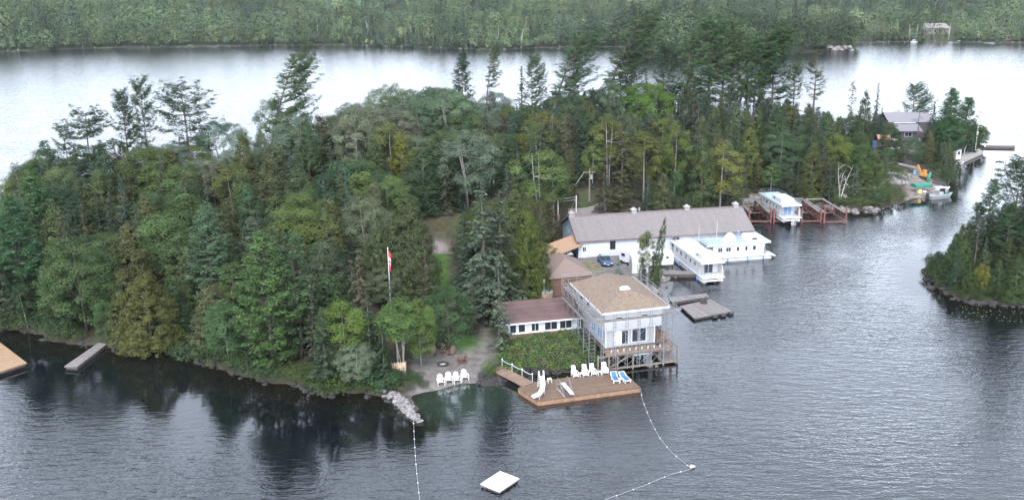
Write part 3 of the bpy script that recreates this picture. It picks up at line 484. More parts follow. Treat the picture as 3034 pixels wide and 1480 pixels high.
# ---- trees one can point to: kind, top pixel, height, radial scale, label, options
HERO = [
 ('bigcedar',1205,575,15.6,1.06,"broad yellow-green cedar standing behind the flagpole",dict(base=(1195,892),v=0)),
 ('bigcedar',1118,640,11.0,0.75,"shorter cedar merging into the broad cedar behind the flagpole",dict(base=(1120,890),v=1)),
 ('spruce',1425,528,19.5,1.45,"tallest grey-green spruce beside the brown-roofed annex",dict(base=(1430,950),v=0,tone=(.072,.088,.060))),
 ('spruce',1478,556,16.0,1.3,"second tall spruce pressed against the tallest one near the annex",dict(base=(1485,935),v=2,tone=(.07,.084,.055))),
 ('spruce',1476,752,13.5,1.15,"slim pale spruce in front of the annex windows with bare lower trunk",dict(base=(1480,1045),v=3,tone=(.072,.09,.060))),
 ('bigcedar',1560,615,12.5,0.78,"dense rounded cedar behind the round wooden tank",dict(base=(1565,885),v=1,tone=(.062,.088,.026))),
 ('cedar',1530,545,13.0,1.2,"olive cedar behind the dense rounded one near the carport",dict(v=2)),
 ('cedar',1590,650,6.0,0.7,"small dark green cedar at the boathouse gable corner",dict(v=1,tone=(.045,.08,.04))),
 ('bigpine',775,688,18.0,1.05,"light green layered pine spreading over the shore",dict(base=(795,1088),v=0,tone=(.075,.125,.045))),
 ('pine',862,695,16.0,1.05,"second stem-like pine behind the light green layered one",dict(base=(880,1060),v=1,tone=(.058,.10,.05))),
 ('shorebirch',1015,885,10.5,1.15,"birch with hanging yellow-green leaves west of the wood stack",dict(base=(1012,1106),v=0,tone=(.088,.135,.036))),
 ('shorebirch',1178,880,10.8,1.2,"twin-stemmed white birch beside the stacked firewood",dict(base=(1196,1098),v=1,tone=(.085,.135,.042))),
 ('shorebirch',1240,880,9.4,0.8,"narrow leafy birch leaning towards the beach",dict(base=(1232,1085),v=2,tone=(.09,.13,.04))),
 ('maple',1325,830,9.4,1.0,"round dark green maple behind the fire pit",dict(base=(1335,1035),v=0,tone=(.045,.078,.034))),
 ('spruce',1062,755,13.0,1.25,"reddish-brown tinged spruce in front of the broad cedar",dict(base=(1055,1030),v=0,tone=(.075,.066,.042))),
 ('spruce',1085,850,11.5,0.9,"slender dark spruce between the two shore birches",dict(v=1,tone=(.034,.056,.04))),
 ('spruce',950,905,10.5,1.25,"low spreading spruce dipping over the dark water",dict(base=(950,1150),v=2,tone=(.036,.058,.042))),
 ('spruce',1130,960,8.0,1.15,"dark spruce with drooping boughs behind the wood stack",dict(v=2,tone=(.028,.048,.03))),
 ('spruce',915,810,12.0,1.1,"brownish spruce behind the low spreading spruce on the shore",dict(v=3,tone=(.06,.062,.04))),
 ('bigmaple',215,688,15.0,1.02,"big broad maple above the grey plank dock",dict(base=(195,990),v=0,tone=(.05,.082,.034))),
 ('maple',300,880,7.5,0.8,"small fresh green maple at the land end of the grey plank dock",dict(v=1,tone=(.05,.098,.042))),
 ('bigcedar',425,805,11.5,1.25,"wide olive-brown cedar beside the grey plank dock",dict(base=(430,1036),v=1,tone=(.074,.078,.028))),
 ('shorebirch',660,885,9.0,1.05,"bushy birch with a crooked white trunk on the shore",dict(base=(668,1075),v=0,tone=(.05,.092,.042))),
 ('birch',60,830,8.0,0.9,"birch with a thin leaning white trunk behind the plank float",dict(v=2,tone=(.044,.078,.04))),
 ('bigpine',605,602,17.0,.95,"blue-green bushy pine on the wooded slope",dict(v=0,tone=(.054,.096,.060))),
 ('bigpine',88,520,15.5,1.1,"bright green soft pine above the end of the island",dict(v=1,tone=(.054,.105,.048))),
 ('bigpine',28,585,17.0,1.1,"deep green pine filling the island's wooded end",dict(v=0,tone=(.042,.085,.04))),
 ('redpine',42,480,12.0,0.9,"thin grey half-bare pine at the outer edge of the wood",dict(v=1,tone=(.05,.06,.05))),
 ('spruce',355,540,13.5,1.1,"blue-green spruce rising from the olive cedars",dict(v=0,tone=(.042,.076,.06))),
 ('spruce',320,566,11.5,1.1,"spruce with a rusty top beside the blue-green one",dict(v=2,tone=(.05,.07,.048))),
 ('pine',130,418,12.0,1.0,"ragged pine at the outer corner of the wooded shore",dict(v=1,tone=(.034,.066,.045))),
 ('flatpine',250,331,17.0,1.15,"flat-topped dark pine with spread tiers against the pale lake",dict(v=0)),
 ('flatpine',185,375,12.5,0.85,"smaller flat pine leaning beside the flat-topped one",dict(v=1)),
 ('oldpine',357,272,17.5,0.72,"tall pine with a thin bare trunk paired with a taller neighbour",dict(v=0,tone=(.04,.066,.036))),
 ('oldpine',412,236,19.0,0.68,"taller pine of the bare-trunked pair against the lake",dict(v=1,tone=(.036,.066,.038))),
 ('flatpine',535,256,16.5,1.25,"wide bushy pine with fanned limbs against the pale lake",dict(v=0,tone=(.042,.07,.044))),
 ('windpine',765,160,23.0,1.0,"windswept pine leaning over the treetops with streaming limbs",dict(v=0,rz=0.15)),
 ('aspen',800,282,15.0,0.7,"upright grey-green poplar next to the windswept pine",dict(v=1,tone=(0.096,0.125,0.090))),
 ('aspen',868,325,15.0,.95,"grey-green poplar with white branching trunks above the small lawn",dict(v=0,tone=(0.100,0.131,0.084))),
 ('aspen',1048,330,15.0,1.05,"pale poplar with feathery twigs beside the yellow-green cedar",dict(v=1,tone=(0.105,0.133,0.095))),
 ('aspen',1150,240,15.0,1.0,"large rounded poplar high on the island's skyline",dict(v=2,tone=(0.090,0.128,0.074))),
 ('aspen',1330,252,15.5,1.05,"broad pale poplar below the dark round-topped pine",dict(v=2,tone=(0.102,0.136,0.079))),
 ('aspen',1250,290,13.0,1.0,"soft green poplar between two larger poplars on the ridge",dict(v=0,tone=(0.095,0.136,0.077))),
 ('aspen',650,345,13.0,1.0,"wide low poplar beside the fanned pine",dict(v=2,tone=(0.082,0.122,0.077))),
 ('aspen',1385,372,14.5,1.05,"silvery poplar with upswept branches above the lamp pole",dict(v=2,tone=(0.108,0.143,0.100))),
 ('cedar',1182,396,12.5,1.15,"golden-olive cedar among the grey poplars",dict(v=0,tone=(.088,.094,.022))),
 ('pine',1368,157,18.0,0.75,"dark round-topped pine standing above the poplars",dict(v=0,tone=(.03,.058,.036))),
 ('windpine',1432,134,19.0,0.7,"slender pine with a swept tuft of needles on a bare trunk",dict(v=1,rz=0.1,tone=(.066,.092,.045))),
 ('dead',1452,215,11.0,0.8,"thin spiky half-dead conifer next to the swept-tuft pine",dict(v=1)),
 ('windpine',1630,95,25.0,1.15,"tall wind-bent pine with a hooked top above the far shore",dict(v=0,rz=0.2)),
 ('windpine',1790,45,26.5,1.2,"tallest wind-combed pine of the ridge group",dict(v=0,rz=0.1)),
 ('oldpine',1700,140,20.0,0.7,"narrow dark pine between the two wind-bent pines",dict(v=1,tone=(.034,.06,.036))),
 ('oldpine',2110,52,27.0,1.15,"huge spreading pine crowning the middle of the island",dict(v=0)),
 ('oldpine',1985,130,22.0,0.95,"dense dark pine on the west flank of the huge spreading pine",dict(v=1,tone=(.042,.078,.038))),
 ('oldpine',2150,66,26.0,1.0,"full-crowned pine overlapping the huge spreading pine's east side",dict(v=2,rz=0.5,tone=(.05,.09,.04))),
 ('oldpine',2245,118,23.0,0.9,"mid-size pine between the streaming pine and the layered pine",dict(v=0,tone=(.044,.08,.038))),
 ('spruce',1545,195,15.0,1.1,"dark pointed spruce standing just before the hooked-top pine",dict(v=1,tone=(.036,.058,.04))),
 ('oldpine',1575,168,19.0,0.75,"bushy pine just west of the hooked-top pine",dict(v=2,rz=.3,tone=(.042,.076,.038))),
 ('oldpine',1860,150,20.0,0.8,"broad dark pine east of the tallest wind-combed pine",dict(v=0,tone=(.046,.08,.036))),
 ('spruce',1915,205,16.0,1.1,"grey-green spruce in front of the broad dark ridge pine",dict(v=0,tone=(.05,.07,.05))),
 ('oldpine',2045,105,23.0,0.9,"large pine at the shoulder of the huge spreading pine",dict(v=2,rz=0.0)),
 ('windpine',2190,82,25.0,1.15,"heavy pine whose limbs stream towards the open lake",dict(v=0,rz=0.0,tone=(.05,.092,.04))),
 ('oldpine',2300,95,25.0,1.05,"tall layered pine with a gap below its upper crown",dict(v=0,tone=(.045,.088,.038))),
 ('oldpine',2360,185,18.5,0.7,"shorter pine tucked beside the layered pine",dict(v=1)),
 ('redpine',2422,162,21.0,1.1,"sparse straight-trunked pine standing clear against the lake",dict(v=0)),
 ('spruce',2222,208,17.0,0.75,"needle-thin spruce top in front of the streaming pine",dict(v=3)),
 ('redpine',2528,243,15.0,0.85,"small scraggly pine beside the spire-shaped spruce",dict(v=1)),
 ('spruce',2604,243,16.5,0.85,"spire-shaped lone spruce near the grey-roofed house",dict(v=3,tone=(.036,.058,.045))),
 ('cedar',2568,268,15.0,1.0,"dark pointed cedar behind the spire-shaped spruce",dict(v=3,tone=(.04,.06,.03))),
 ('oldpine',2712,252,17.5,1.25,"broad pine rising behind the grey-roofed house",dict(v=2,rz=0.4,dist=284)),
 ('dead',2730,300,13.0,1.3,"pale bare tree in front of the grey roof",dict(v=0)),
 ('bigpine',2826,262,17.5,1.1,"bushy tall pine at the lake end of the island",dict(v=0,tone=(.046,.09,.04))),
 ('bigpine',2872,288,15.0,1.1,"green pine with swept side boughs at the island's tip",dict(v=1,tone=(.044,.088,.042))),
 ('spruce',2770,298,10.0,1.1,"small dark spruce between the roof and the bushy pine",dict(v=2,tone=(.032,.058,.044))),
 ('maple',2815,335,11.0,1.0,"green leafy maple below the bushy tall pine",dict(v=0,tone=(.046,.09,.038))),
 ('spruce',2893,375,9.5,1.1,"dark spruce beside the white shed at the tip",dict(v=0,tone=(.034,.06,.044))),
 ('bigpine',1748,332,18.0,1.05,"silver-green full pine above the wooden power pole",dict(v=0,dist=206,tone=(.06,.102,.058))),
 ('birch',1600,425,16.0,1.2,"tall birch with two bare white stems behind the boathouse",dict(v=1,tone=(.086,.122,.042))),
 ('birch',1640,440,15.0,0.9,"slim yellow-green birch next to the two-stemmed birch",dict(v=0,tone=(.09,.12,.038))),
 ('spruce',1676,308,15.0,0.8,"rusty brown spire-shaped spruce in the middle wood",dict(v=3,tone=(.07,.058,.042))),
 ('spruce',1845,362,18.5,1.1,"brown-green spruce column behind the boathouse roof",dict(v=0,tone=(.06,.062,.036))),
 ('birch',1912,370,17.0,1.0,"yellowing birch behind the middle of the boathouse roof",dict(v=2,tone=(.105,.11,.036))),
 ('birch',2005,355,17.0,0.85,"birch with a long bare white trunk above the boathouse ridge",dict(v=0,tone=(.085,.12,.035))),
 ('maple',2005,498,9.5,0.72,"round green maple with a slanting white stem behind the boathouse",dict(v=1,tone=(.058,.10,.04))),
 ('birch',2320,375,13.5,1.3,"soft grey-green birch above the houseboat on the lift",dict(v=0,tone=(.06,.1,.055))),
 ('cedar',2225,365,14.0,1.1,"tall olive cedar behind the boathouse's far roof corner",dict(v=2,tone=(.07,.085,.028))),
 ('maple',2480,392,10.5,1.1,"bright yellow-green maple on the point behind the boat lifts",dict(v=0,tone=(.088,.12,.028))),
 ('maple',2560,420,9.0,1.0,"green tree in front of the copper-roofed cabin",dict(v=2,tone=(.06,.1,.04))),
 ('spruce',2250,312,12.5,0.9,"fresh bright green young fir among the dark cedars",dict(v=2,tone=(.085,.15,.035))),
 ('maple',1940,235,14.5,1.0,"bright green maple on the ridge under the huge pine",dict(v=0,tone=(.07,.125,.03))),
 ('maple',1875,240,14.0,1.0,"second bright green maple on the ridge near the wind-combed pine",dict(v=1,tone=(.066,.118,.03))),
 ('aspen',1810,230,14.5,0.85,"pale poplar with white stems under the wind-combed pine",dict(v=1)),
 ('maple',1484,330,8.0,0.55,"small dark red maple among the pale poplars",dict(v=1,tone=(.10,.028,.024))),
 ('maple',2558,352,6.5,0.5,"small crimson maple near the grey-roofed house",dict(v=1,tone=(.11,.022,.02))),
]
SHOWN = []                                             # what must stay in sight: x, top row, row down to which it shows, half width, distance
def keep_clear(x, y, z, h, rad, f=0.55):
    a, b = project((x, y, z + h)), project((x, y, z + h*(1-f))); d = math.hypot(x, y); SHOWN.append((a[0], a[1], b[1], rad*F/d*0.6, d))
q = GT(1159, 935); keep_clear(q[0], q[1], q[2], 9.0, 0.5, 1.0)
for kind, tx, ty, h, r, label, kw in HERO:
    dd = kw.pop('dist', None); bb = kw.pop('base', None)
    if bb: dd = math.hypot(*GT(*bb)[:2])
    p = spot(tx, ty, h) if dd is None else np.array([0, 0, H]) + ray(tx, ty)*dd/math.hypot(*ray(tx, ty)[:2])
    for hh in (0.92, 0.84, 0.76, 1.08, 1.16):
        if p is not None: break
        p = spot(tx, ty, h*hh)
    if p is None: print("NO SPOT", label); continue
    zz = hz(p[0], p[1]); ht = p[2] - zz
    ps = PROTO[kind]; s = ht/ps[kw.get('v', 0) % len(ps)].h
    plant(kind, p[0], p[1], ht, label, r=s*r, **kw)
    TREES.append((p[0], p[1], 2.6*r*s, 3.0))
    keep_clear(p[0], p[1], zz, ht, 2.7*r*s, 0.55)
def at_base(kind, bx, by, z, h, r, label, **kw):
    p = G(bx, by, z); ps = PROTO[kind]; s = h/ps[kw.get('v', 0) % len(ps)].h
    o = plant(kind, p[0], p[1], h, label, r=s*r, **kw); TREES.append((p[0], p[1], 2.2*r, 2)); return o
at_base('birch',1912,836,0.9,9.6,0.62,"light birch growing at the corner of the white trailer",v=1,tone=(.085,.115,.048),rz=0.4)
o = at_base('cedar',1934,832,0.9,11.6,0.50,"thin dark leaning cedar in front of the white trailer",v=3,tone=(.05,.07,.03)); o.rotation_euler = (0.0, 0.15, 0)
at_base('cedar',1902,838,0.9,4.6,0.9,"short dark cedar hugging the trailer tree's foot",v=1,tone=(.036,.06,.034))
at_base('spruce',1832,818,1.0,3.4,1.55,"small blue spruce on the gravel yard",v=2,tone=(.16,.215,.225))
at_base('snag',2486,596,0.8,8.6,1.0,"bleached dead tree with forked bare branches on the point",v=0)
at_base('snag',1195,1105,0.8,6.0,0.45,"thin pale bare stems rising by the wood stack",v=0,rz=1.2)
# ---- islet across the channel
ISL = [('spruce',2868,555,11.5,1.3,"pale spruce nearest the channel on the small islet",dict(v=0,tone=(.062,.08,.055))),('pine',2945,530,13.0,0.9,"green pine in the middle of the small islet",dict(v=0,tone=(.05,.082,.042))),
 ('spruce',2985,640,8.0,1.3,"dark spruce low in the small islet's thicket",dict(v=2)),('cedar',2835,690,5.5,1.2,"cedar bush at the channel point of the small islet",dict(v=2,tone=(.04,.062,.026))),
 ('maple',2915,778,5.0,0.75,"yellow-leaved small tree on the islet's shore",dict(v=0,tone=(.11,.105,.02))),('cedar',2965,770,5.5,1.2,"dark cedar behind the yellow-leaved tree",dict(v=1,tone=(.04,.06,.028))),
 ('oldpine',3030,470,17.0,0.9,"tall layered pine cut by the photo's edge on the islet",dict(v=0,tone=(.036,.06,.036))),('pine',3000,600,11.0,1.0,"bushy dark pine beside the layered pine on the islet",dict(v=1,tone=(.042,.072,.034))),
 ('redpine',2905,640,9.5,0.9,"sparse grey trunked pine on the islet's near side",dict(v=1,tone=(.05,.06,.045))),('maple',2880,800,4.0,0.9,"low green thicket tree by the islet's dark rocks",dict(v=2,tone=(.044,.07,.028))),
 ('cedar',3020,760,7.5,1.3,"broad cedar at the islet's edge of the picture",dict(v=0,tone=(.042,.066,.026))),('maple',2800,770,3.2,0.9,"rounded shrubby tree at the islet's blunt end",dict(v=0,tone=(.038,.06,.026))),('maple',2960,840,3.4,1.0,"low dark tree over the islet's front rocks",dict(v=1,tone=(.036,.06,.024))) ,('cedar',2860,700,6.5,1.3,"olive cedar on the islet between the pale spruce and the yellow-leaved tree",dict(v=2,tone=(.046,.064,.026))),('cedar',2995,700,7,1.3,"tall dark cedar behind the broad edge cedar on the islet",dict(v=0,tone=(.038,.056,.026))),('pine',2900,600,9,1.0,"small green pine behind the pale spruce on the islet",dict(v=1,tone=(.042,.072,.036))),('maple',2830,740,4.5,1.1,"dense green leafy tree above the islet's blunt end",dict(v=0,tone=(.04,.062,.026))),('spruce',2925,700,7.5,1.2,"young spruce behind the islet's yellow-leaved tree",dict(v=0,tone=(.045,.066,.04)))]
for kind, tx, ty, h, r, label, kw in ISL:
    p = spot(tx, ty, h); k = h
    while p is None and k > 2: k *= 0.88; p = spot(tx, ty, k)
    if p is None: print("NO SPOT", label); continue
    ht = p[2] - hz(p[0], p[1]); s = ht/PROTO[kind][kw['v'] % len(PROTO[kind])].h; plant(kind, p[0], p[1], ht, label, r=s*r, **kw); TREES.append((p[0], p[1], 1.6*r, 2))
ri = random.Random(3); n_ = 0
for _ in range(900):
    x, y = ri.uniform(61, 96), ri.uniform(136, 168); s_ = float(sd_poly(ISLET, np.array([x]), np.array([y]))[0]); X, Y = project((x, y, 2))
    if s_ < 1.2 or X > 3090 or any((x-a)**2 + (y-b)**2 < 2.0**2 for a, b, *_ in TREES): continue
    h = ri.uniform(3.5, 6.5) if s_ < 5 else ri.uniform(6, 9.5); k_ = ri.choice(['cedar','spruce','cedar','maple','pine'])
    if X < 2960 and abs(X - 2915) < 70 and Y > 760: h = min(h, 3)
    plant(k_, x, y, h, "dense dark %s in the islet's thicket" % KIND[k_][1], "trees of the islet thicket, %s" % KIND[k_][1], r=h/PROTO[k_][0].h*1.35, v=ri.randrange(2), tone=tuple(c*0.85 for c in TONE[k_])); TREES.append((x, y, 1, 1)); n_ += 1
p = G(3010, 640, 2.0); w = MB(); w.tube([(0,0,-0.5),(-0.6,0.2,3.5),(-2.2,0.4,7.5),(-3.6,0.5,11.0)], [0.16,0.13,0.09,0.03], 6)
rng = np.random.default_rng(5); CC, NN, UU = [], [], []
for q, l in (((-2.6,.4,8.3),1.9),((-3.0,.4,9.4),1.6),((-3.6,.5,11.0),0.9),((-1.7,.3,6.3),1.6),((-2.1,.4,7.2),-1.5),((-3.2,.5,10.2),-1.2),((-2.9,.4,9.0),-1.4)):
    e = np.array(q) + np.array((-l, rng.uniform(-.5,.5), rng.uniform(.0,.35))); w.tube([q, tuple(e)], [0.05, 0.015], 4, False)
    for f in (0.55, 0.8, 1.0):
        c = np.array(q)*(1-f) + e*f; o = rng.normal(0, 0.36, (26, 3))*np.array((1,1,.45)); CC.append(c+o); NN.append(np.array((0,0,1.)) + rng.normal(0,.5,(26,3))); UU.append(rng.normal(0,1,(26,3)))
CC, NN, UU = map(np.concatenate, (CC, NN, UU)); t = empty("pine_tree", (p[0], p[1], 1.6), 0, "leaning bare-trunked pine with tufts reaching over the channel from the islet", "pine")
k = link("crown", quad_mesh("leaning_crown", cards(CC, NN, UU, 0.5, 0.2, rng), tones(len(CC), rng)), LEAF, t); k.color = (.036,.056,.034,1); w.out("trunk", BARK, t)

# ---- the rest of the wood: every tree its own object
GAPS = [(px_poly, dist) for px_poly, dist in (
    (((1655,690),(1690,625),(2215,600),(2260,690),(2300,770),(2150,845),(2000,880),(1700,800)), 172), (((1600,790),(1660,760),(1780,800),(1995,900),(2030,1090),(1760,1110),(1590,900)), 132), (((1500,890),(1740,880),(1740,1100),(1490,1010)), 125),
    (((1150,1040),(1450,960),(1500,1100),(1240,1230)), 120), (((1286,700),(1330,700),(1325,860),(1290,860)), 172), (((2200,545),(2520,560),(2520,670),(2200,670)), 202), (((2640,560),(2690,430),(2720,450),(2830,560),(2700,600)), 252),
    (((2640,334),(2738,332),(2735,374),(2655,376)), 300), (((1142,732),(1176,732),(1176,925),(1142,925)), 128), (((2600,394),(2646,394),(2646,414),(2600,414)), 285), (((2825,430),(2915,400),(2920,490),(2840,490)), 285), (((2585,503),(2695,500),(2690,545),(2600,540)), 222), (((1739,500),(1754,500),(1754,600),(1739,600)), 185), (((1450,455),(1475,455),(1475,560),(1450,560)), 180), (((810,505),(985,500),(985,545),(860,560)), 175))]
def inside(poly, x, y):
    c = False; j = len(poly) - 1
    for i in range(len(poly)):
        (xi, yi), (xj, yj) = poly[i], poly[j]
        if (yi > y) != (yj > y) and x < (xj-xi)*(y-yi)/(yj-yi) + xi: c = not c
        j = i
    return c
def blocks(x, y, z, h, rad):
    d = math.hypot(x, y)
    for poly, dist in GAPS:
        if d > dist: continue
        for f in (0.05, 0.35, 0.65, 0.95):
            X, Y = project((x, y, z + h*f)); e = rad*F/d*(1 - 0.6*f)
            if inside(poly, X, Y) or inside(poly, X - e, Y) or inside(poly, X + e, Y): return True
    return False
SKYLINE = [(-400,640),(0,615),(60,515),(130,430),(200,425),(300,420),(450,408),(600,405),(700,335),(800,325),(900,300),(1000,280),(1100,245),(1200,225),(1300,225),(1450,240),(1520,300),(1600,285),(1700,250),(1850,225),(2000,205),(2200,235),(2300,265),(2400,285),(2500,298),(2600,310),(2700,345),(2800,330),(2900,345),(2915,390),(3100,420)]
ZONES = [  # name, test(px x, world x, y, distance to shore), mix, heights
 ("on the shady front shore", lambda X, x, y, s: s < 9 and x < -30, (('cedar',5),('maple',3),('spruce',3),('birch',1)), (6,10)),
 ("on the slope above the grey plank dock", lambda X, x, y, s: X < 520 and y < 158, (('cedar',5),('maple',4),('spruce',2),('pine',1)), (9,14)),
 ("along the pale lake at the wooded end", lambda X, x, y, s: X < 520, (('cedar',3),('maple',3),('spruce',2),('pine',1),('aspen',1)), (9,13)),
 ("in the thick wood behind the layered shore pine", lambda X, x, y, s: X < 1000 and y < 165, (('cedar',5),('maple',3),('spruce',3),('birch',1),('pine',.6)), (9,14)),
 ("under the grey poplars of the ridge", lambda X, x, y, s: X < 1270 and y < 205, (('aspen',3),('maple',3),('cedar',2),('spruce',1.5),('birch',1)), (10,14)),
 ("on the skyline above the grey poplars", lambda X, x, y, s: X < 1480 and y >= 205, (('aspen',5),('maple',2),('cedar',1.2),('spruce',.6)), (11,15)),
 ("near the broad cedar and the flagpole", lambda X, x, y, s: X < 1480 and y < 150, (('cedar',3),('maple',2),('spruce',3)), (8,12)),
 ("between the annex spruces and the poplars", lambda X, x, y, s: X < 1680 and y < 225, (('cedar',3),('spruce',3),('birch',2),('maple',1)), (10,14)),
 ("below the wind-bent pines on the skyline", lambda X, x, y, s: X < 1950 and y >= 225, (('cedar',2),('spruce',3),('aspen',2),('maple',2),('birch',1)), (11,15)),
 ("in the dark wood behind the boathouse", lambda X, x, y, s: X < 2260 and y < 225, (('spruce',6),('cedar',5),('birch',.8),('maple',.12)), (12,17)),
 ("around the feet of the huge spreading pine", lambda X, x, y, s: X < 2330, (('cedar',4),('spruce',5),('maple',.25),('birch',.4)), (12,17)),
 ("above the boat lifts", lambda X, x, y, s: x < 66, (('cedar',5),('spruce',4),('birch',.6),('maple',.3)), (9,14)),
 ("on the low rocky point by the channel", lambda X, x, y, s: y < 228, (('maple',3),('cedar',3),('birch',1.5),('pine',.7)), (4,7.5)),
 ("around the grey-roofed house at the tip", lambda X, x, y, s: True, (('maple',2),('spruce',2),('cedar',2),('pine',1)), (6,9.5)),
]
R0 = {'spruce': 1.75, 'cedar': 2.2, 'maple': 3.1, 'birch': 2.5, 'aspen': 3.2, 'pine': 3.2}
rf = random.Random(21); cand = []
N = 30000; XY = np.array([(rf.uniform(-132, 126), rf.uniform(98, 276)) for _ in range(N)]); SD = sd_poly(ISLAND, XY[:, 0], XY[:, 1]); ZG = height(XY[:, 0], XY[:, 1])
FILL = []; occ = list(TREES)
def size_word(h, lo, hi): return "tall" if h > lo + 0.66*(hi-lo) else "short" if h < lo + 0.33*(hi-lo) else "mid-height"
for (x, y), s, zg in zip(XY, SD, ZG):
    if s < 0.7 or len(FILL) > 720: continue
    X, Y = project((x, y, zg))
    if X < -90 or X > 3100: continue
    zi = next(i for i, zz in enumerate(ZONES) if zz[1](X, x, y, s)); nm, _, mix, (lo, hi) = ZONES[zi]
    kind = rf.choices([m[0] for m in mix], [m[1] for m in mix])[0]; h = rf.uniform(lo, hi); 
    if kind == 'aspen': h = min(h, 14)
    top = project((x, y, zg + h))[1]; line = float(np.interp(X, [p[0] for p in SKYLINE], [p[1] for p in SKYLINE]))
    while top < line + rf.uniform(0, 25) and h > 3.5: h *= 0.93; top = project((x, y, zg + h))[1]
    rp = R0[kind]*h/12*F/math.hypot(x, y)*0.8
    for hx, ht_, hb, hr, hd in SHOWN:
        if math.hypot(x, y) < hd - 1 and abs(X - hx) < rp*0.7 + hr:
            while top < hb and h > 2.5: h *= 0.93; top = project((x, y, zg + h))[1]
    if h < 4 and zi not in (0, 12, 13): continue
    if h < 2.8: continue
    rr = R0[kind]*h/12*(1.0 if s > 5 else 0.85)
    if any((x-a)**2 + (y-b)**2 < (0.72*(rr + c))**2 for a, b, c, *_ in occ): continue
    if blocks(x, y, zg, h, rr): continue
    occ.append((x, y, rr)); FILL.append((kind, x, y, h, zi, lo, hi))
SHADES = {'spruce': [("dark", (.036,.058,.040)), ("grey-green", (.058,.076,.056)), ("brownish", (.060,.062,.038)), ("blue-green", (.040,.066,.046))],
          'cedar': [("olive", (.060,.078,.034)), ("golden-brown", (.066,.074,.036)), ("deep green", (.042,.068,.034)), ("grey-olive", (.060,.074,.044))],
          'maple': [("fresh green", (.058,.098,.042)), ("dark leafy", (.044,.074,.040)), ("yellow-green", (.074,.104,.036))],
          'birch': [("light green", (.076,.112,.040)), ("yellowish", (.094,.110,.036))], 'aspen': [("grey-green", (.104,.136,.096)), ("silvery", (.118,.144,.112)), ("soft green", (.090,.130,.076))], 'pine': [("green", (.046,.084,.042)), ("blue-green", (.048,.084,.055))]}
for kind, x, y, h, zi, lo, hi in FILL:
    sh, tone = rf.choice(SHADES[kind]); cat = KIND[kind][1]
    label = f"{size_word(h, lo, hi)} {sh} {cat} {ZONES[zi][0]}"
    p = PROTO[kind]; v = rf.randrange(len(p)); s = h/p[v].h
    plant(kind, x, y, h, label, label, r=s*rf.uniform(1.0, 1.3)*(1.25 if kind == 'cedar' and zi in (0,1,2,3,4,6) else 1), v=v, tone=tone)
print("fill trees", len(FILL))

# ---- bushes along the shore and round the clearings
def bushes(pts, label, tone, size=(0.8, 1.5), group=None):
    for x, y, z in pts:
        q = GT(x, y); s = rf.uniform(*size); o = plant('bush', q[0], q[1], s*1.6, label, group or label, r=s, tone=tone, z=hz(q[0], q[1]) - 0.1)
sh = []
for (a, b) in zip(ISLAND[:15], ISLAND[1:16]):
    L = math.hypot(b[0]-a[0], b[1]-a[1]); nrm = np.array([-(b[1]-a[1]), b[0]-a[0]])/max(L, .01)
    for k in range(max(1, int(L/1.2))):
        t = (k + rf.random())/max(1, int(L/1.2)); q = np.array(a)*(1-t) + np.array(b)*t + nrm*rf.uniform(0.0, 2.0); s = rf.uniform(1.0, 2.1)
        if -64 < q[0] < -57.5 and q[1] > 115: continue
        plant('bush', q[0], q[1], s*1.6, "leafy bush overhanging the dark shoreline water", "bushes along the front shore", r=s, tone=rf.choice([(.040,.070,.030),(.052,.078,.024),(.034,.060,.030)]), z=hz(*q) - 0.15)
bushes([(1090+rf.uniform(-40,165), 1140+rf.uniform(-26,22), 0.8) for _ in range(30)], "grey-green bush at the edge of the beach", (.050,.074,.040), (0.55, 0.95), "bushes beside the beach")
bushes([(1455,1100,1),(1462,1088,1),(1450,1110,.8),(1470,1075,1)], "bush on the dark rocks beside the footbridge", (.070,.115,.045), (0.6, 0.95), "bushes by the footbridge")
bushes([(1180+rf.uniform(0,50), 1075+rf.uniform(-12,12), .8) for _ in range(4)], "low bush behind the stacked firewood", (.06,.075,.03), (0.4, 0.7), "bushes behind the firewood")
bushes([(2395+rf.uniform(0,200), 592+rf.uniform(-20,22), 1) for _ in range(36)], "low bush on the rocky point beside the boat lifts", (.058,.082,.030), (0.7, 1.5), "bushes on the rocky point")
bushes([(1990+rf.uniform(0,190), 600+rf.uniform(-8,5), 1) for _ in range(14)], "weedy bush behind the boathouse", (.075,.092,.030), (0.4, 0.8), "bushes behind the boathouse")
bushes([(2560+rf.uniform(0,125), 560+rf.uniform(-60,45), 1) for _ in range(40)], "green bush among the pale rocks of the point", (.060,.088,.034), (0.7, 1.6), "bushes among the pale rocks")
bushes([(2700+rf.uniform(60,135), 545-rf.uniform(0,75), 1) for _ in range(22)], "bush lining the channel below the grey-roofed house", (.044,.070,.034), (0.7, 1.6), "bushes along the channel")
bushes([(2760+rf.uniform(0,60), 815+rf.uniform(-40,35), .8) for _ in range(40)] + [(2830+rf.uniform(0,200), 868+rf.uniform(-90,22), .8) for _ in range(110)], "dark bush on the islet's rocky edge", (.040,.060,.026), (0.7, 1.4), "bushes on the islet")

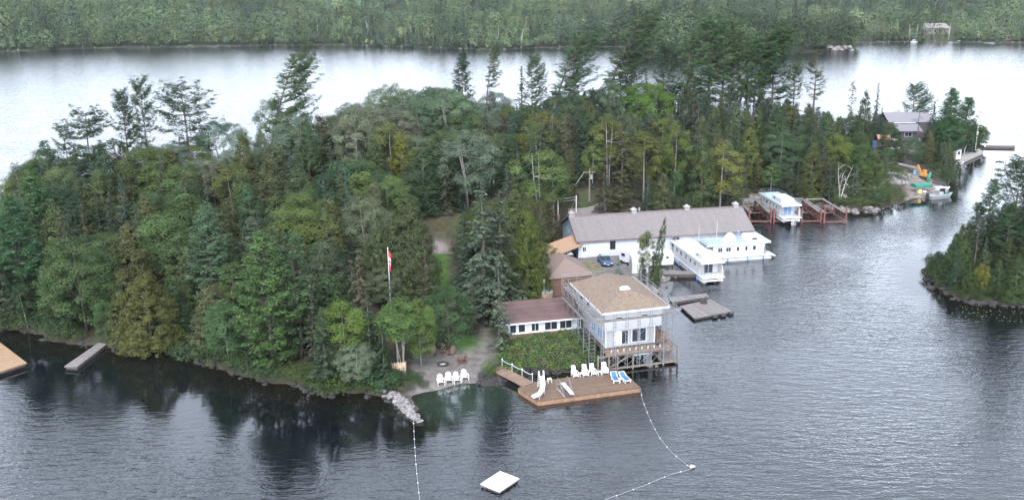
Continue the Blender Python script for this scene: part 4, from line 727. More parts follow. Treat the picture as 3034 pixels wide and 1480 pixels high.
# ---- shrubbery on the bank in front of the annex (one mass of leaves), undergrowth under the wood
def leaf_mass(name, n, area, hmax, tone, size, label, seed=3, blobs=True):
    rng = np.random.default_rng(seed); P0 = area(rng, n); z = height(P0[:, 0], P0[:, 1]); keep = z > 0.05; P0, z = P0[keep], z[keep]; m = len(P0); k = 34
    hh = hmax*rng.uniform(0.35, 1, m); R = rng.uniform(0.35, 0.75, m)*hmax*0.9
    v = unit(rng.normal(0, 1, (m, k, 3))); v[..., 2] = np.abs(v[..., 2]); C = np.stack([P0[:, 0], P0[:, 1], z + hh*0.35], 1)[:, None] + v*np.stack([R, R, hh*0.7], 1)[:, None]*rng.uniform(0.6, 1.05, (m, k, 1))
    Nn = v*0.7 + np.array([0,0,0.6]) + rng.normal(0, 0.45, (m, k, 3)); C, Nn = C.reshape(-1, 3), Nn.reshape(-1, 3); M = len(C); L = rng.uniform(0.7, 1.3, M)*size
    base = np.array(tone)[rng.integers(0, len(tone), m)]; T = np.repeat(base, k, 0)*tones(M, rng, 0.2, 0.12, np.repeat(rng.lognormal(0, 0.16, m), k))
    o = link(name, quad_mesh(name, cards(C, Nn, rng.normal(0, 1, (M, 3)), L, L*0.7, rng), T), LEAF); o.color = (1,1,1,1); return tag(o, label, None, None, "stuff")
BANK = [tuple(G(x, y, 1.0)[:2]) for x, y in ((1490,1010),(1540,1005),(1640,1010),(1735,985),(1765,1010),(1775,1080),(1730,1088),(1600,1088),(1500,1105),(1480,1070))]
def in_area(poly):
    P = np.array(poly)
    def f(rng, n):
        q = rng.uniform(P.min(0), P.max(0), (n*3, 2)); return q[sd_poly(poly, q[:, 0], q[:, 1]) > 0][:n]
    return f
leaf_mass("shrubbery", 760, in_area(BANK), 1.15, [(.070,.120,.030),(.050,.100,.028),(.090,.105,.045),(.056,.086,.034),(.10,.10,.05)], 0.19, "dense green and brownish shrubbery covering the bank below the annex")
def wood_area(rng, n):
    q = np.stack([rng.uniform(-125, 118, n*3), rng.uniform(100, 272, n*3)], 1); s = sd_poly(ISLAND, q[:, 0], q[:, 1]); ok = s > 2
    for cx, cy, r, pz in PADS: ok &= np.hypot(q[:, 0]-cx, q[:, 1]-cy) > r*0.95
    q = q[ok]; keep = [not any(d_ > math.hypot(*p_) and inside(pl, *project((p_[0], p_[1], 3))) for pl, d_ in GAPS) for p_ in q[:n*2]]
    return q[:n*2][np.array(keep)][:n]
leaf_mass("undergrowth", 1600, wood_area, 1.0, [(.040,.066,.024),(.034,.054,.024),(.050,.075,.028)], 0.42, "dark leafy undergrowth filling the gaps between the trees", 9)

# ---- far woods: each shore one mass of trees, conifers and broadleaves mixed
def far_wood(name, pts, label, seed, card=1.0, n=(70, 120), hs=(9, 16), shade=1.0):
    rng = np.random.default_rng(seed); V, T = [], []
    leafp = np.array([(.060,.088,.044),(.070,.100,.046),(.052,.078,.046),(.084,.116,.052),(.098,.122,.064),(.062,.094,.058)]); conp = np.array([(.036,.056,.038),(.030,.048,.036),(.050,.062,.036),(.044,.068,.048)])
    for x, y, z in pts:
        con = rng.uniform() < 0.42 + 0.42*math.sin(x*0.024 + 1)*math.cos(y*0.028 + x*0.008) + (0.35 if x > 90 and z > 6 else 0); big = rng.uniform()
        emerge = con and rng.uniform() < 0.22; h = rng.uniform(*hs)*(1.45 if emerge else 1)*(1.35 if x < -215 else 1)*(1 + 0.3*math.sin(x*0.05 + y*0.031)*math.cos(y*0.06 - x*0.02))*(1.25 if con and big < .25 else 0.75 if big > .8 else 1); m = int(rng.uniform(*n)); R = h*(0.13 if emerge else 0.17 if con else 0.36)*rng.uniform(0.8, 1.3)
        a = rng.uniform(0, 6.283, m)
        if con:
            t = 1 - rng.uniform(0, 1, m)**0.6; r = R*(1-t)**0.8*rng.uniform(0.7, 1.1, m) + 0.15; C = np.stack([np.cos(a)*r, np.sin(a)*r, h*(0.04 + 0.96*t)], 1)
            Nn = np.stack([np.cos(a), np.sin(a), np.full(m, 0.6)], 1) + rng.normal(0, .15, (m, 3)); U = np.stack([np.cos(a)*.7, np.sin(a)*.7, -np.full(m, .5)], 1); L = rng.uniform(0.7, 1.3, m)*card*0.9; tone = conp[rng.integers(len(conp))]*(0.75 if emerge else 0.92)
        else:
            v = unit(rng.normal(0, 1, (m, 3))); v[:, 2] = np.where(v[:, 2] < -0.5, -v[:, 2], v[:, 2]); lump = 1 + 0.25*np.sin(v[:, 0]*6 + x)*np.sin(v[:, 1]*6 + y)*np.sin(v[:, 2]*5 + x); C = v*np.array([R, R, h*0.42])*(lump*rng.uniform(0.85, 1.02, m))[:, None] + np.array([0, 0, h*0.56])
            Nn = v*0.9 + np.array([0,0,.35]) + rng.normal(0, .15, (m, 3)); U = rng.normal(0, 1, (m, 3)); L = rng.uniform(0.8, 1.4, m)*card; tone = leafp[rng.integers(len(leafp))]*(1 + 0.5*max(0, math.exp(-((x+175)/45)**2) + math.exp(-((x-205)/16)**2)) * min(1, max(0, (z-6)/8)))  # sunlit patches on the hills are painted into the broadleaf tones
        C = C + np.array([x, y, z]); V.append(cards(C, Nn, U, L, L*0.75, rng)); T.append(shade*np.array(tone)*rng.lognormal(0, 0.24)*(1 + 0.25*math.sin(x*0.033 + y*0.02)*math.sin(y*0.05 - x*0.013))*tones(m, rng, 0.06, 0.04))
    o = link(name, quad_mesh(name, np.concatenate(V), np.concatenate(T)), LEAF); o.color = (1, 1, 1, 1); return tag(o, label, None, None, "stuff")
def far_points(n, x0, x1, d0, d1, seed, sd):
    rng = np.random.default_rng(seed); q = np.stack([rng.uniform(x0, x1, n), rng.uniform(0, 1, n)**1.25*(d1-d0) + d0], 1)
    q[:, 1] = q[:, 1] + np.interp(q[:, 0], fx, fy) if sd is None else q[:, 1]
    if sd is not None: s = sd(q[:, 0], q[:, 1]); q = q[s > 1.5]
    return np.concatenate([q, far_h(q[:, 0], q[:, 1])[:, None]], 1)
fp = far_points(3300, -480, 420, 1.5, 420, 1, None); fp = fp[(sd_poly(POINT, fp[:, 0], fp[:, 1]) < -1)]
CLEAR = [(212, 668, 15), (300, 662, 6)]
def open_view(P, keep):                                # plots cleared in front of the two cottages on the far shore
    X, Y = project_all(P); ok = np.ones(len(P), bool)
    for a, b, d in ((2738, 2826, float(G(2780, 116)[1]) + 18), (2974, 2998, float(G(2985, 124)[1]) + 7)): ok &= ~((X > a) & (X < b) & (P[:, 1] < d)) | (np.arange(len(P)) % keep == 1)
    return P[ok]
def project_all(P):
    dz = P[:, 1]*CP - (P[:, 2] - H)*SP; return CX + F*P[:, 0]/dz, 740 - F*(P[:, 1]*SP + (P[:, 2] - H)*CP)/dz
fp = open_view(fp, 9)
for cx, cy, r in CLEAR: fp = fp[np.hypot(fp[:, 0]-cx, fp[:, 1]-cy) > r]
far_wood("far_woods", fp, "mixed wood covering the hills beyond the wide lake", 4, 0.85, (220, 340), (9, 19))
pe = [(float(a+(c-a)*u+rf.uniform(-1,1)), float(b+(d-b)*u+rf.uniform(-.5,4)), 0.3) for (a,b),(c,d) in zip(POINT[:9], POINT[1:10]) for u in [rf.random() for _ in range(22)]]; far_wood('point_thicket', pe, 'bushes and low trees along the edge of the wooded point', 18, 0.7, (90, 140), (4, 11), 0.75)
fp2 = open_view(far_points(1700, -480, 420, 0.2, 9, 6, None), 3); far_wood("far_shore_thicket", fp2, "low trees and bushes along the far waterline", 8, 0.75, (70, 110), (4, 10))
pp = np.array([q for q in far_points(3200, 30, 205, 555, 700, 2, lambda X, Y: sd_poly(POINT, X, Y))]); far_wood("point_woods", pp[:900], "wood on the low point that reaches into the wide lake", 5, 0.8, (240, 360), (12, 21), 0.72)
# ------------------------------------------------------------------ built things
WOOD = plank_mat("deck_boards", (0.125, 0.080, 0.055), 1, 0.14, 0.7, 0.22)
WOODX = plank_mat("deck_boards_across", (0.18, 0.12, 0.09), 0, 0.14, 0.7, 0.22)
NEWWOOD = plank_mat("fresh_boards", (0.27, 0.175, 0.105), 1, 0.14, 0.6, 0.12)
GREYWOOD = plank_mat("weathered_boards", (0.155, 0.14, 0.135), 0, 0.15, 0.85, 0.25)
GREYWOODL = plank_mat("weathered_boards_long", (0.145, 0.132, 0.125), 1, 0.15, 0.85, 0.25)
TIMBER = mat("brown_timber", (0.20, 0.125, 0.085), 0.8, 0.3, 3)
TIMBERP = mat("pale_timber", (0.155, 0.128, 0.106), 0.8, 0.25, 3)
DARKWOOD = mat("dark_wet_timber", (0.06, 0.05, 0.045), 0.9, 0.3, 3)
SHINGLE = mat("tan_shingles", (0.142, 0.105, 0.078), 0.9, 0.32, 3, bump=0.3)
SHINGLED = mat("brown_shingles", (0.145, 0.105, 0.09), 0.9, 0.25, 7, bump=0.3)
SHINGLEC = mat("copper_brown_shingles", (0.26, 0.16, 0.10), 0.9, 0.2, 6)
MAUVE = plank_mat("mauve_metal_roof", (0.141, 0.124, 0.121), 0, 0.42, 0.65, 0.05, 0.07, 0.80, 0.12)
BROWNROOF = mat("brown_roll_roofing", (0.088, 0.052, 0.049), 0.8, 0.3, 0.6)
SIDING = plank_mat("pale_wrapped_siding", (0.43, 0.45, 0.48), 2, 0.30, 0.6, 0.05, 0.06, 0.85, 0.06)
WRAPBLUE = mat("pale_blue_wall", (0.33, 0.43, 0.52), 0.6, 0.2, 1.2)
GREYSIDING = plank_mat("grey_lap_siding", (0.30, 0.30, 0.305), 2, 0.18, 0.7, 0.05, 0.1, 0.75, 0.06)
BROWNWALL = plank_mat("brown_log_wall", (0.12, 0.062, 0.045), 2, 0.28, 0.8, 0.1, 0.1, 0.6, 0.15)
SLATE = mat("grey_roof", (0.155, 0.150, 0.165), 0.8, 0.15, 4)
CONCRETE = mat("concrete", (0.24, 0.225, 0.215), 0.9, 0.2, 2)
ROCK = mat("rock", (0.13, 0.12, 0.115), 0.9, 0.5, 1.6, bump=0.6)
ROCKPALE = mat("pale_rock", (0.155, 0.145, 0.142), 0.9, 0.6, 1.8, bump=0.5)
ROCKDARK = mat("dark_rock", (0.022, 0.020, 0.020), 0.9, 0.4, 2.0, bump=0.5)
REDP = mat("flag_red", (0.50, 0.025, 0.03), 0.7, 0.1, 3)
CARBLUE = mat("car_blue", (0.05, 0.10, 0.19), 0.25, 0.1, 2, metal=0.3)
YELLOW = mat("machine_yellow", (0.36, 0.17, 0.035), 0.5, 0.2, 3)
GREEN = mat("green_canvas", (0.015, 0.15, 0.10), 0.7, 0.15, 2)
LINE = mat("buoy_line", (0.36, 0.37, 0.39), 0.7, 0.1, 8)
def rot2(v, a): return (v[0]*math.cos(a) - v[1]*math.sin(a), v[0]*math.sin(a) + v[1]*math.cos(a))
def ang(p, q): return math.atan2(q[1]-p[1], q[0]-p[0])
def window(parent, x0, x1, z0, z1, y, side=-1, pane=GLASS, frame=WHITE, mull=1, t=0.07, axis='y'):
    """a framed window on a wall plane at y (or x); side says which way it faces"""
    f, g = MB(), MB()
    def bx(mb, a, b, c, d, n0, n1):
        lo, hi = sorted((y + side*n0, y + side*n1))
        mb.box(a, b, lo, hi, c, d) if axis == 'y' else mb.box(lo, hi, a, b, c, d)
    bx(f, x0, x1, z0, z0+t, 0.003, 0.06); bx(f, x0, x1, z1-t, z1, 0.003, 0.06); bx(f, x0, x0+t, z0+t, z1-t, 0.003, 0.06); bx(f, x1-t, x1, z0+t, z1-t, 0.003, 0.06)
    for k in range(1, mull+1):
        xm = x0 + (x1-x0)*k/(mull+1); bx(f, xm-t*.4, xm+t*.4, z0+t, z1-t, 0.003, 0.05)
    bx(g, x0+t, x1-t, z0+t, z1-t, 0.004, 0.022)
    o = f.out("window", frame, parent); g.out("pane", pane, o); return o

# ---- houseboats
def houseboat(loc, rz, L, W, label, top, stern='slider', curtain=GLASS, lifted=False, fenders=True, slide=False, mast=False, box_at=(1.6, 4.6)):
    t = empty("houseboat", loc, rz, label, "houseboat", "houseboats at the marina"); z0 = 0.55
    h = MB()
    for sy in (-1, 1):
        yc = sy*(W/2 - 0.55); n = 10; prof = [(0.5*math.cos(6.283*k/n), 0.12 + 0.42*math.sin(6.283*k/n)) for k in range(n)]
        P = []
        for x, s in ((-0.25, 0.6), (0.3, 1), (L-1.6, 1), (L-0.5, 0.7), (L, 0.15)): P.append([(x, yc + u*s, v*s + (0.18 if s < .5 else 0)) for u, v in prof])
        vs = [p for r in P for p in r]; fs = [tuple(range(n))] + [(i*n+k, i*n+(k+1) % n, (i+1)*n+(k+1) % n, (i+1)*n+k) for i in range(4) for k in range(n)] + [tuple(range(4*n, 5*n))]
        h.add(vs, fs)
    h.out("pontoon", GEL, t, smooth=True)
    MB().box(-0.35, L, -W/2, W/2, 0.56, 0.78).out("hull_deck", GEL, t, bevel=0.04)
    MB().box(-0.36, L+0.01, -W/2-0.02, W/2+0.02, 0.62, 0.68).out("rub_rail", GREYMETAL, t)
    MB().box(-1.0, -0.37, -W/2+0.8, W/2-0.25, 0.34, 0.46).out("swim_platform", GEL, t, bevel=0.02)
    cx0, cx1, zc, zr = 2.1, L-1.5, 0.79, 3.0; w2 = W/2 - 0.12
    MB().box(cx0, cx1, -w2, w2, zc, zr).out("cabin", GEL, t, bevel=0.03)
    r = MB().box(0.35, L-0.25, -W/2-0.10, W/2+0.10, zr+0.004, zr+0.16).out("roof_deck", top, t, bevel=0.03)
    MB().box(0.34, L-0.24, W/2+0.04, W/2+0.13, zr-0.10, zr+0.22).out("roof_edge", GEL, r); MB().box(0.34, L-0.24, -W/2-0.13, -W/2-0.04, zr-0.10, zr+0.22).out("roof_edge", GEL, r)
    MB().box(0.25, 0.34, -W/2-0.13, W/2+0.13, zr-0.10, zr+0.22).out("roof_edge", GEL, r)
    n = 5; wl = (cx1 - cx0 - 1.0)/n
    for k in range(n):
        x = cx0 + 0.8 + wl*k; ww = wl*(0.42, 0.34, 0.34, 0.60, 0.55)[k]
        window(t, x, x+ww, 1.75, 2.55, w2, 1, GLASS, GEL, 1 if ww > 0.8 else 0, 0.05); window(t, x, x+ww, 1.75, 2.55, -w2, -1, GLASS, GEL, 1 if ww > 0.8 else 0, 0.05)
    d = MB().box(cx0-0.03, cx0-0.004, -0.75, 0.75, 0.85, 2.75).out("sliding_door", curtain, t)
    f = MB()
    for a, b, c, e in ((-0.85, -0.75, 0.8, 2.85), (0.75, 0.85, 0.8, 2.85), (-0.75, 0.75, 2.75, 2.85), (-0.04, 0.04, 0.85, 2.75)): f.box(cx0-0.06, cx0-0.033, a, b, c, e)
    f.out("door_frame", GEL, d)
    for sy in (-1, 1):                                  # sloping wing walls from the roof to the aft deck
        y = sy*w2; lo, hi = sorted((y, y - sy*0.07))
        MB().prism([(cx0-0.004, 0.79), (0.1 if sy < 0 else 0.9, 0.79), (0.25 if sy < 0 else 1.0, 1.5), (1.0, 2.99), (cx0-0.004, 2.99)] if sy < 0 else [(cx0-0.004, 0.79), (1.5, 0.79), (1.2, 2.99), (cx0-0.004, 2.99)], 'y', lo, hi).out("wing_wall", GEL, t)
    l = MB()
    for k in range(8): l.box(1.0, 1.06, w2-0.75, w2-0.15, 1.0 + k*0.27, 1.04 + k*0.27)
    l.bar((1.03, w2-0.78, 0.8), (1.03, w2-0.78, 3.2), .05); l.bar((1.03, w2-0.12, 0.8), (1.03, w2-0.12, 3.2), .05); l.out("ladder", STEEL, t)
    b = MB().prism([(box_at[0]-0.5, zr+0.17), (box_at[1]+0.3, zr+0.17), (box_at[1], zr+1.05), (box_at[0]+0.2, zr+1.05)], 'y', -w2+0.55, w2-0.45).out("upper_cabin", GEL, t, bevel=0.04)
    window(b, box_at[1]-1.7, box_at[1]-0.6, zr+0.42, zr+0.85, w2-0.45, 1, GLASS, GEL, 0, 0.05)
    MB().box(box_at[0]+0.5, box_at[1]-0.5, -0.5, 0.5, zr+1.054, zr+1.10).out("roof_hatch", GEL, b)
    g = MB(); zt = zr + 0.95
    def rail(p, q, n):
        for k in range(n+1):
            u = k/n; x, y = p[0]+(q[0]-p[0])*u, p[1]+(q[1]-p[1])*u; g.bar((x, y, zr+0.16), (x, y, zt), 0.035)
        for zz in (zt, zr+0.55): g.bar((*p, zz), (*q, zz), 0.035)
    rail((box_at[1]+0.4, -W/2), (L-0.35, -W/2), 7); rail((L-0.35, -W/2), (L-0.35, W/2-0.05), 4); rail((L-0.35, W/2-0.05), (L-3.4, W/2-0.05), 3); rail((0.45, -W/2), (box_at[0]+0.4, -W/2), 2)
    g.out("roof_railing", STEEL, t)
    g = MB(); zt = 1.65
    for x in (L-0.1,):
        for y in np.linspace(-W/2+0.1, W/2-0.1, 6): g.bar((x, y, 0.78), (x, y, zt), 0.035)
        for zz in (zt, 1.2): g.bar((x, -W/2+0.1, zz), (x, W/2-0.1, zz), 0.035)
    for y in np.linspace(-W/2+0.15, W/2-1.5, 4): g.bar((-0.25, y, 0.78), (-0.25, y, 1.55), 0.035)
    g.bar((-0.25, -W/2+0.15, 1.55), (-0.25, W/2-1.5, 1.55), 0.035); g.out("deck_railing", STEEL, t)
    m = MB().box(-0.95, -0.45, -0.28, 0.28, 0.0 if not lifted else -0.5, 0.33).box(-0.80, -0.60, -0.1, 0.1, -0.9, -0.001).out("outboard_motor", BLACK if not lifted else GREYMETAL, t, bevel=0.05)
    if lifted:
        q = MB().bar((-1.05, -0.45, -0.6), (-1.05, -0.45, 0.4), .06).bar((-1.05, 0.45, -0.6), (-1.05, 0.45, 0.4), .06).bar((-1.05, -0.45, -0.6), (-1.05, 0.45, -0.6), .06).bar((-1.05, -0.45, -0.25), (-1.05, 0.45, -0.25), .06); q.out("boarding_ladder", GEL, t)
    if fenders:
        for x in (1.5, L*0.36, L*0.66, L-2.2): MB().tube([(x, W/2+0.17, 0.05), (x, W/2+0.17, 0.62)], [0.14, 0.14], 8).out("fender", BLUE, t)
    if slide:
        pts = [(7.4, -0.5, zr+0.2), (7.4, -0.5, zr+1.5)]; s = MB()
        s.prism([(6.2, zr+0.17), (8.6, zr+0.17), (8.3, zr+0.6), (7.6, zr+1.5), (6.9, zr+1.65), (6.5, zr+1.2)], 'y', -0.2, 0.75).out("helm_console", GEL, t, bevel=0.06)
        c = MB()
        for k in range(7): c.box(4.62 + k*0.0, 4.72, -1.2 + k*0.30, -0.92 + k*0.30, zr+1.06, zr+1.10) if False else None
        for k in range(6): c.bar((4.95+0.16*k, -1.25, zr+1.45-0.13*k), (4.95+0.16*k, 0.15, zr+1.45-0.13*k), 0.10, 0.03) if k % 2 else None
        c2 = MB()
        for k in range(6): c2.bar((4.95+0.16*k, -1.25, zr+1.45-0.13*k), (4.95+0.16*k, 0.15, zr+1.45-0.13*k), 0.10, 0.03) if k % 2 == 0 else None
        a = c2.out("striped_lounge_sling", SKYBLUE, t); c.out("white_stripe", GEL, a)
        MB().bar((4.9, -1.2, zr+.17), (4.9, -1.2, zr+1.5), .05).bar((4.9, .1, zr+.17), (4.9, .1, zr+1.5), .05).bar((5.9, -1.2, zr+.17), (5.9, -1.2, zr+.75), .05).bar((5.9, .1, zr+.17), (5.9, .1, zr+.75), .05).out("lounge_frame", GEL, t)
    if mast:
        for x in mast: MB().tube([(x, -1.3, zr+0.16), (x, -1.3, zr+3.6)], [0.045, 0.02], 5).out("antenna_mast", GEL, t)
    return t
rA = math.atan2(15.3, -3.9)
houseboat((25.3, 148.2, 0), rA, 14.6, 3.9, "white houseboat moored stern-on beside the trailer, its dark cabin door open", GEL, mast=(9.6,))
houseboat((37.0, 162.9, 0), math.radians(193.5), 12.4, 3.9, "white houseboat with pale blue roof lying along the boathouse wall", BLUEDECK, slide=True, mast=(9.0,), box_at=(1.4, 4.2))
houseboat((46.3, 183.8, 0.75), math.atan2(11.7, -2.3), 12.2, 4.0, "white houseboat with pale blue roof raised on the red boat lift", BLUEDECK, curtain=BLUEGLASS, lifted=True, fenders=False, box_at=(2.2, 6.5))

# ---- red boat lifts
def lift(pl, pr, label, x_label=None):
    pl, pr = np.array(pl), np.array(pr); W = float(np.hypot(*(pr-pl))); t = empty("boat_lift", (*pl, 0), ang(pl, pr), label, "boat lift", "red steel boat lifts"); Lb = 12.0
    for x in (0, W):
        MB().box(x-0.13, x+0.13, -0.13, 0.13, -2.5, 2.9).out("post", RUST, t); MB().box(x-0.12, x+0.12, Lb*0.5-0.12, Lb*0.5+0.12, -2.5, 2.5).out("post", RUST, t); MB().box(x-0.12, x+0.12, Lb-0.12, Lb+0.12, -2.5, 2.3).out("post", RUST, t)
        s = 1 if x == 0 else -1; y = x + s*0.28
        f = MB().bar((y, 0.1, 2.05), (y, Lb, 2.05), 0.16).bar((y, 0.1, 0.55), (y, Lb, 0.55), 0.14)
        for k in range(8):
            a, b = Lb*k/8 + .1, Lb*(k+1)/8; f.bar((y, a, 0.55), (y, (a+b)/2, 2.0), 0.06); f.bar((y, (a+b)/2, 2.0), (y, b, 0.55), 0.06)
        f.out("side_truss", RUST, t); MB().box(y-0.32, y+0.32, 0.2, Lb, 2.14, 2.20).out("catwalk", GREYWOODL, t)
    for yy, zz, w in ((0.0, 0.35, 0.2), (Lb*0.45, 0.75, 0.17)): MB().bar((0.14, yy, zz), (W-0.14, yy, zz), w).out("cross_beam", RUST, t)
    MB().box(-0.2, W+0.2, Lb-0.35, Lb+0.45, 2.02, 2.12).out("walkway", GREYWOOD, t)
    return t
fl = [G(2219,661,0)[:2], G(2283,660,0)[:2], G(2292,660,0)[:2], G(2368,660,0)[:2], G(2369,660,0)[:2], G(2431,659,0)[:2], G(2441,662,0)[:2], G(2505,660,0)[:2]]
lift(fl[0], fl[1], "empty red boat lift frame beside the boathouse end")
lift(fl[2], fl[3]-np.array((.45,0)), "red boat lift frame carrying the raised houseboat")
lift(fl[4]+np.array((.35,0)), fl[5], "empty red boat lift between the raised houseboat and the outermost lift")
lift(fl[6], fl[7], "outermost empty red boat lift beside the rocky point")

# ---- boathouse
ob = np.array(G(1709,716.2,4.0)[:2]); a = ang(ob, G(2249,682.3,4.0)[:2]); t = empty("boathouse", (*ob, 0), a, "long boathouse with mauve metal roof and pale walls beside the water", "boathouse")
BL, BW = 32.6, 12.8
MB().box(0.45, 17.0, 0.45, BW-0.45, 0.3, 3.95).box(17.0, BL-0.5, 0.45, 0.65, 0.9, 3.95).box(17.0, BL-0.5, BW-0.65, BW-0.45, 0.9, 3.95).box(BL-0.7, BL-0.5, 0.65, 4.0, 0.9, 3.95).box(BL-0.7, BL-0.5, 9.0, BW-0.65, 0.9, 3.95).out("wall", SIDING, t)
MB().prism([(0.5, 3.96), (BW-0.5, 3.96), (BW/2, 6.72)], 'x', 0.46, 0.6).out("gable", WRAPBLUE, t); MB().box(0.40, 0.446, 0.5, BW-0.5, 0.5, 3.95).out("gable_wall", WRAPBLUE, t)
r = MB().slab([(0,0,4.0),(BL,0,4.0),(BL,BW/2,7.0),(0,BW/2,7.0)], 0.14).slab([(0,BW/2+.002,7.0),(BL,BW/2+.002,7.0),(BL,BW,4.0),(0,BW,4.0)], 0.14).out("roof", MAUVE, t)
DARKTRIM = mat("dark_brown_trim", (0.11, 0.08, 0.085), 0.6, 0.1, 3)
MB().box(-0.03, BL+0.03, -0.06, -0.004, 3.80, 4.02).out("fascia", DARKTRIM, r)
MB().bar((-0.03, 0, 3.95), (-0.03, BW/2, 6.95), 0.06, 0.2).bar((-0.03, BW, 3.95), (-0.03, BW/2, 6.95), 0.06, 0.2).bar((BL+.03, 0, 3.95), (BL+.03, BW/2, 6.95), 0.06, 0.2).out("rake_board", DARKTRIM, r)
MB().prism([(BW/2-0.35, 6.88), (BW/2, 7.05), (BW/2+0.35, 6.88), (BW/2, 7.0)], 'x', 0, BL).out("ridge_cap", DARKTRIM, r)
for x in (0.6, 12.0, 22.0, 31.4):
    c = MB().box(x-0.45, x+0.45, BW/2-0.4, BW/2+0.4, 6.8, 7.45).out("cupola", CONCRETE, r)
    MB().add([(x-.6,BW/2-.55,7.46),(x+.6,BW/2-.55,7.46),(x+.6,BW/2+.55,7.46),(x-.6,BW/2+.55,7.46),(x,BW/2,7.95)], [(0,3,2,1),(0,1,4),(1,2,4),(2,3,4),(3,0,4)]).out("cupola_roof", CONCRETE, c)
d = MB().box(0.85, 1.95, 0.36, 0.44, 1.0, 3.2).out("door", WHITE, t); window(d, 1.1, 1.75, 2.1, 2.95, 0.36, -1, GLASS, WHITE, 1, 0.06)
MB().box(2.3, 5.6, 0.38, 0.446, 1.05, 3.5).out("garage_door", WHITE, t)
for x0, x1, m in ((6.0, 7.0, 0), (11.3, 13.1, 1), (17.3, 18.6, 1)): window(t, x0, x1, 2.15, 3.65, 0.45, -1, GLASS, DARKTRIM, m, 0.05)
for y0, y1 in ((6.2, 7.0), (3.3, 4.3)): window(t, y0, y1, 2.0, 3.2, 0.40, -1, GLASS, DARKTRIM, 0, 0.06, axis='x')
for k in range(7): MB().tube([(18.5+k*2.1, 0.6, -2.5), (18.5+k*2.1, 0.6, 0.9)], [0.16, 0.16], 6).out("pile", DARKWOOD, t)
MB().box(17.1, BL-0.5, 0.3, 0.44, 0.55, 0.9).out("sill_beam", DARKWOOD, t)
BA, BO = a, ob
def bh(x, y, z=0): q = rot2((x, y), BA); return (BO[0]+q[0], BO[1]+q[1], z)
# shed with the same roof behind
o = bh(2.6, 15.4); t = empty("shed", (o[0], o[1], 0), a+0.02, "small shed with mauve metal roof behind the boathouse", "shed")
MB().box(0.3, 7.0, 0.3, 4.2, 0.5, 4.4).out("wall", TIMBERP, t); MB().slab([(0,0,4.5),(7.3,0,4.5),(7.3,2.3,6.1),(0,2.3,6.1)], 0.12).slab([(0,2.302,6.1),(7.3,2.302,6.1),(7.3,4.5,4.5),(0,4.5,4.5)], 0.12).out("roof", MAUVE, t)
MB().prism([(0.35, 4.41), (4.15, 4.41), (2.25, 5.9)], 'x', 0.31, 0.4).out("gable", DARKWOOD, t); MB().bar((-.04,0,4.45),(-.04,2.3,6.08),.06,.2).out("barge_board", TIMBERP, t)
# lean-to carport at the boathouse corner
p0, p1 = np.array(G(1656,753,3.3)[:2]), np.array(G(1738,721,3.3)[:2]); a = ang(p0, p1); W = float(np.hypot(*(p1-p0))); t = empty("carport", (*p0, 0), a, "open carport with brown shingle roof at the boathouse corner", "carport"); gz = 0.8
MB().slab([(0,0,3.3),(W,0,3.3),(W,2.7,4.5),(0.2,2.7,4.5)], 0.14).slab([(0.2,2.702,4.5),(W,2.702,4.5),(W,5.0,3.4),(-.4,5.0,3.4)], 0.14).slab([(-0.01,0,3.3),(0.19,2.7,4.5),(-1.9,4.6,3.2),(-1.9,1.2,2.9)], 0.14).out("roof", SHINGLEC, t)
for x, y in ((0.25, 0.25), (2.6, 0.2), (W-0.3, 0.25), (0.25, 4.6), (W-0.3, 4.6)): MB().box(x-.09, x+.09, y-.09, y+.09, gz-0.3, 3.2).out("post", TIMBERP, t)
MB().box(0.1, W-0.1, 4.75, 4.85, gz, 3.2).out("back_wall", TIMBER, t)
q = np.array(G(1690,775,1.4)); g = empty("golf_cart", (q[0], q[1], 0.9), a+0.9, "small white cart parked under the carport", "cart")
MB().prism([(0,0.25),(1.9,0.25),(1.9,0.55),(1.3,0.75),(0.9,0.6),(0.1,0.8)], 'y', -0.55, 0.55).out("body", GEL, g, bevel=0.05); MB().box(0.1,1.4,-.55,.55,1.7,1.76).out("roof", GEL, g)
for x, y in ((0.2,.5),(0.2,-.5),(1.3,.5),(1.3,-.5)): MB().bar((x,y,.6),(x,y,1.7),.04).out("roof_post", STEEL, g)
for x, y in ((0.35,.55),(0.35,-.55),(1.55,.55),(1.55,-.55)): MB().tube([(x,y-.08,.22),(x,y+.08,.22)], .22, 10).out("wheel", BLACK, g)
q = G(1664,772,1.2); g = empty("storage_rack", (q[0], q[1], 0.8), a, "dark storage rack with bins under the carport", "rack")
MB().box(-.9,.9,-.3,.3,0.05,0.1).box(-.9,.9,-.3,.3,.8,.85).box(-.9,.9,-.3,.3,1.5,1.55).bar((-.9,-.3,0),(-.9,-.3,1.6),.05).bar((.9,-.3,0),(.9,-.3,1.6),.05).bar((-.9,.3,0),(-.9,.3,1.6),.05).bar((.9,.3,0),(.9,.3,1.6),.05).out("frame", BLACK, g)
for k, (x, z, m) in enumerate(((-.6,.1,BLUE),(0,.1,BLACK),(.55,.1,GEL),(-.5,.85,GREYMETAL),(.3,.85,BLUE))): MB().box(x-.22,x+.22,-.25,.25,z+.003,z+.45).out("bin", m, g, bevel=.03)
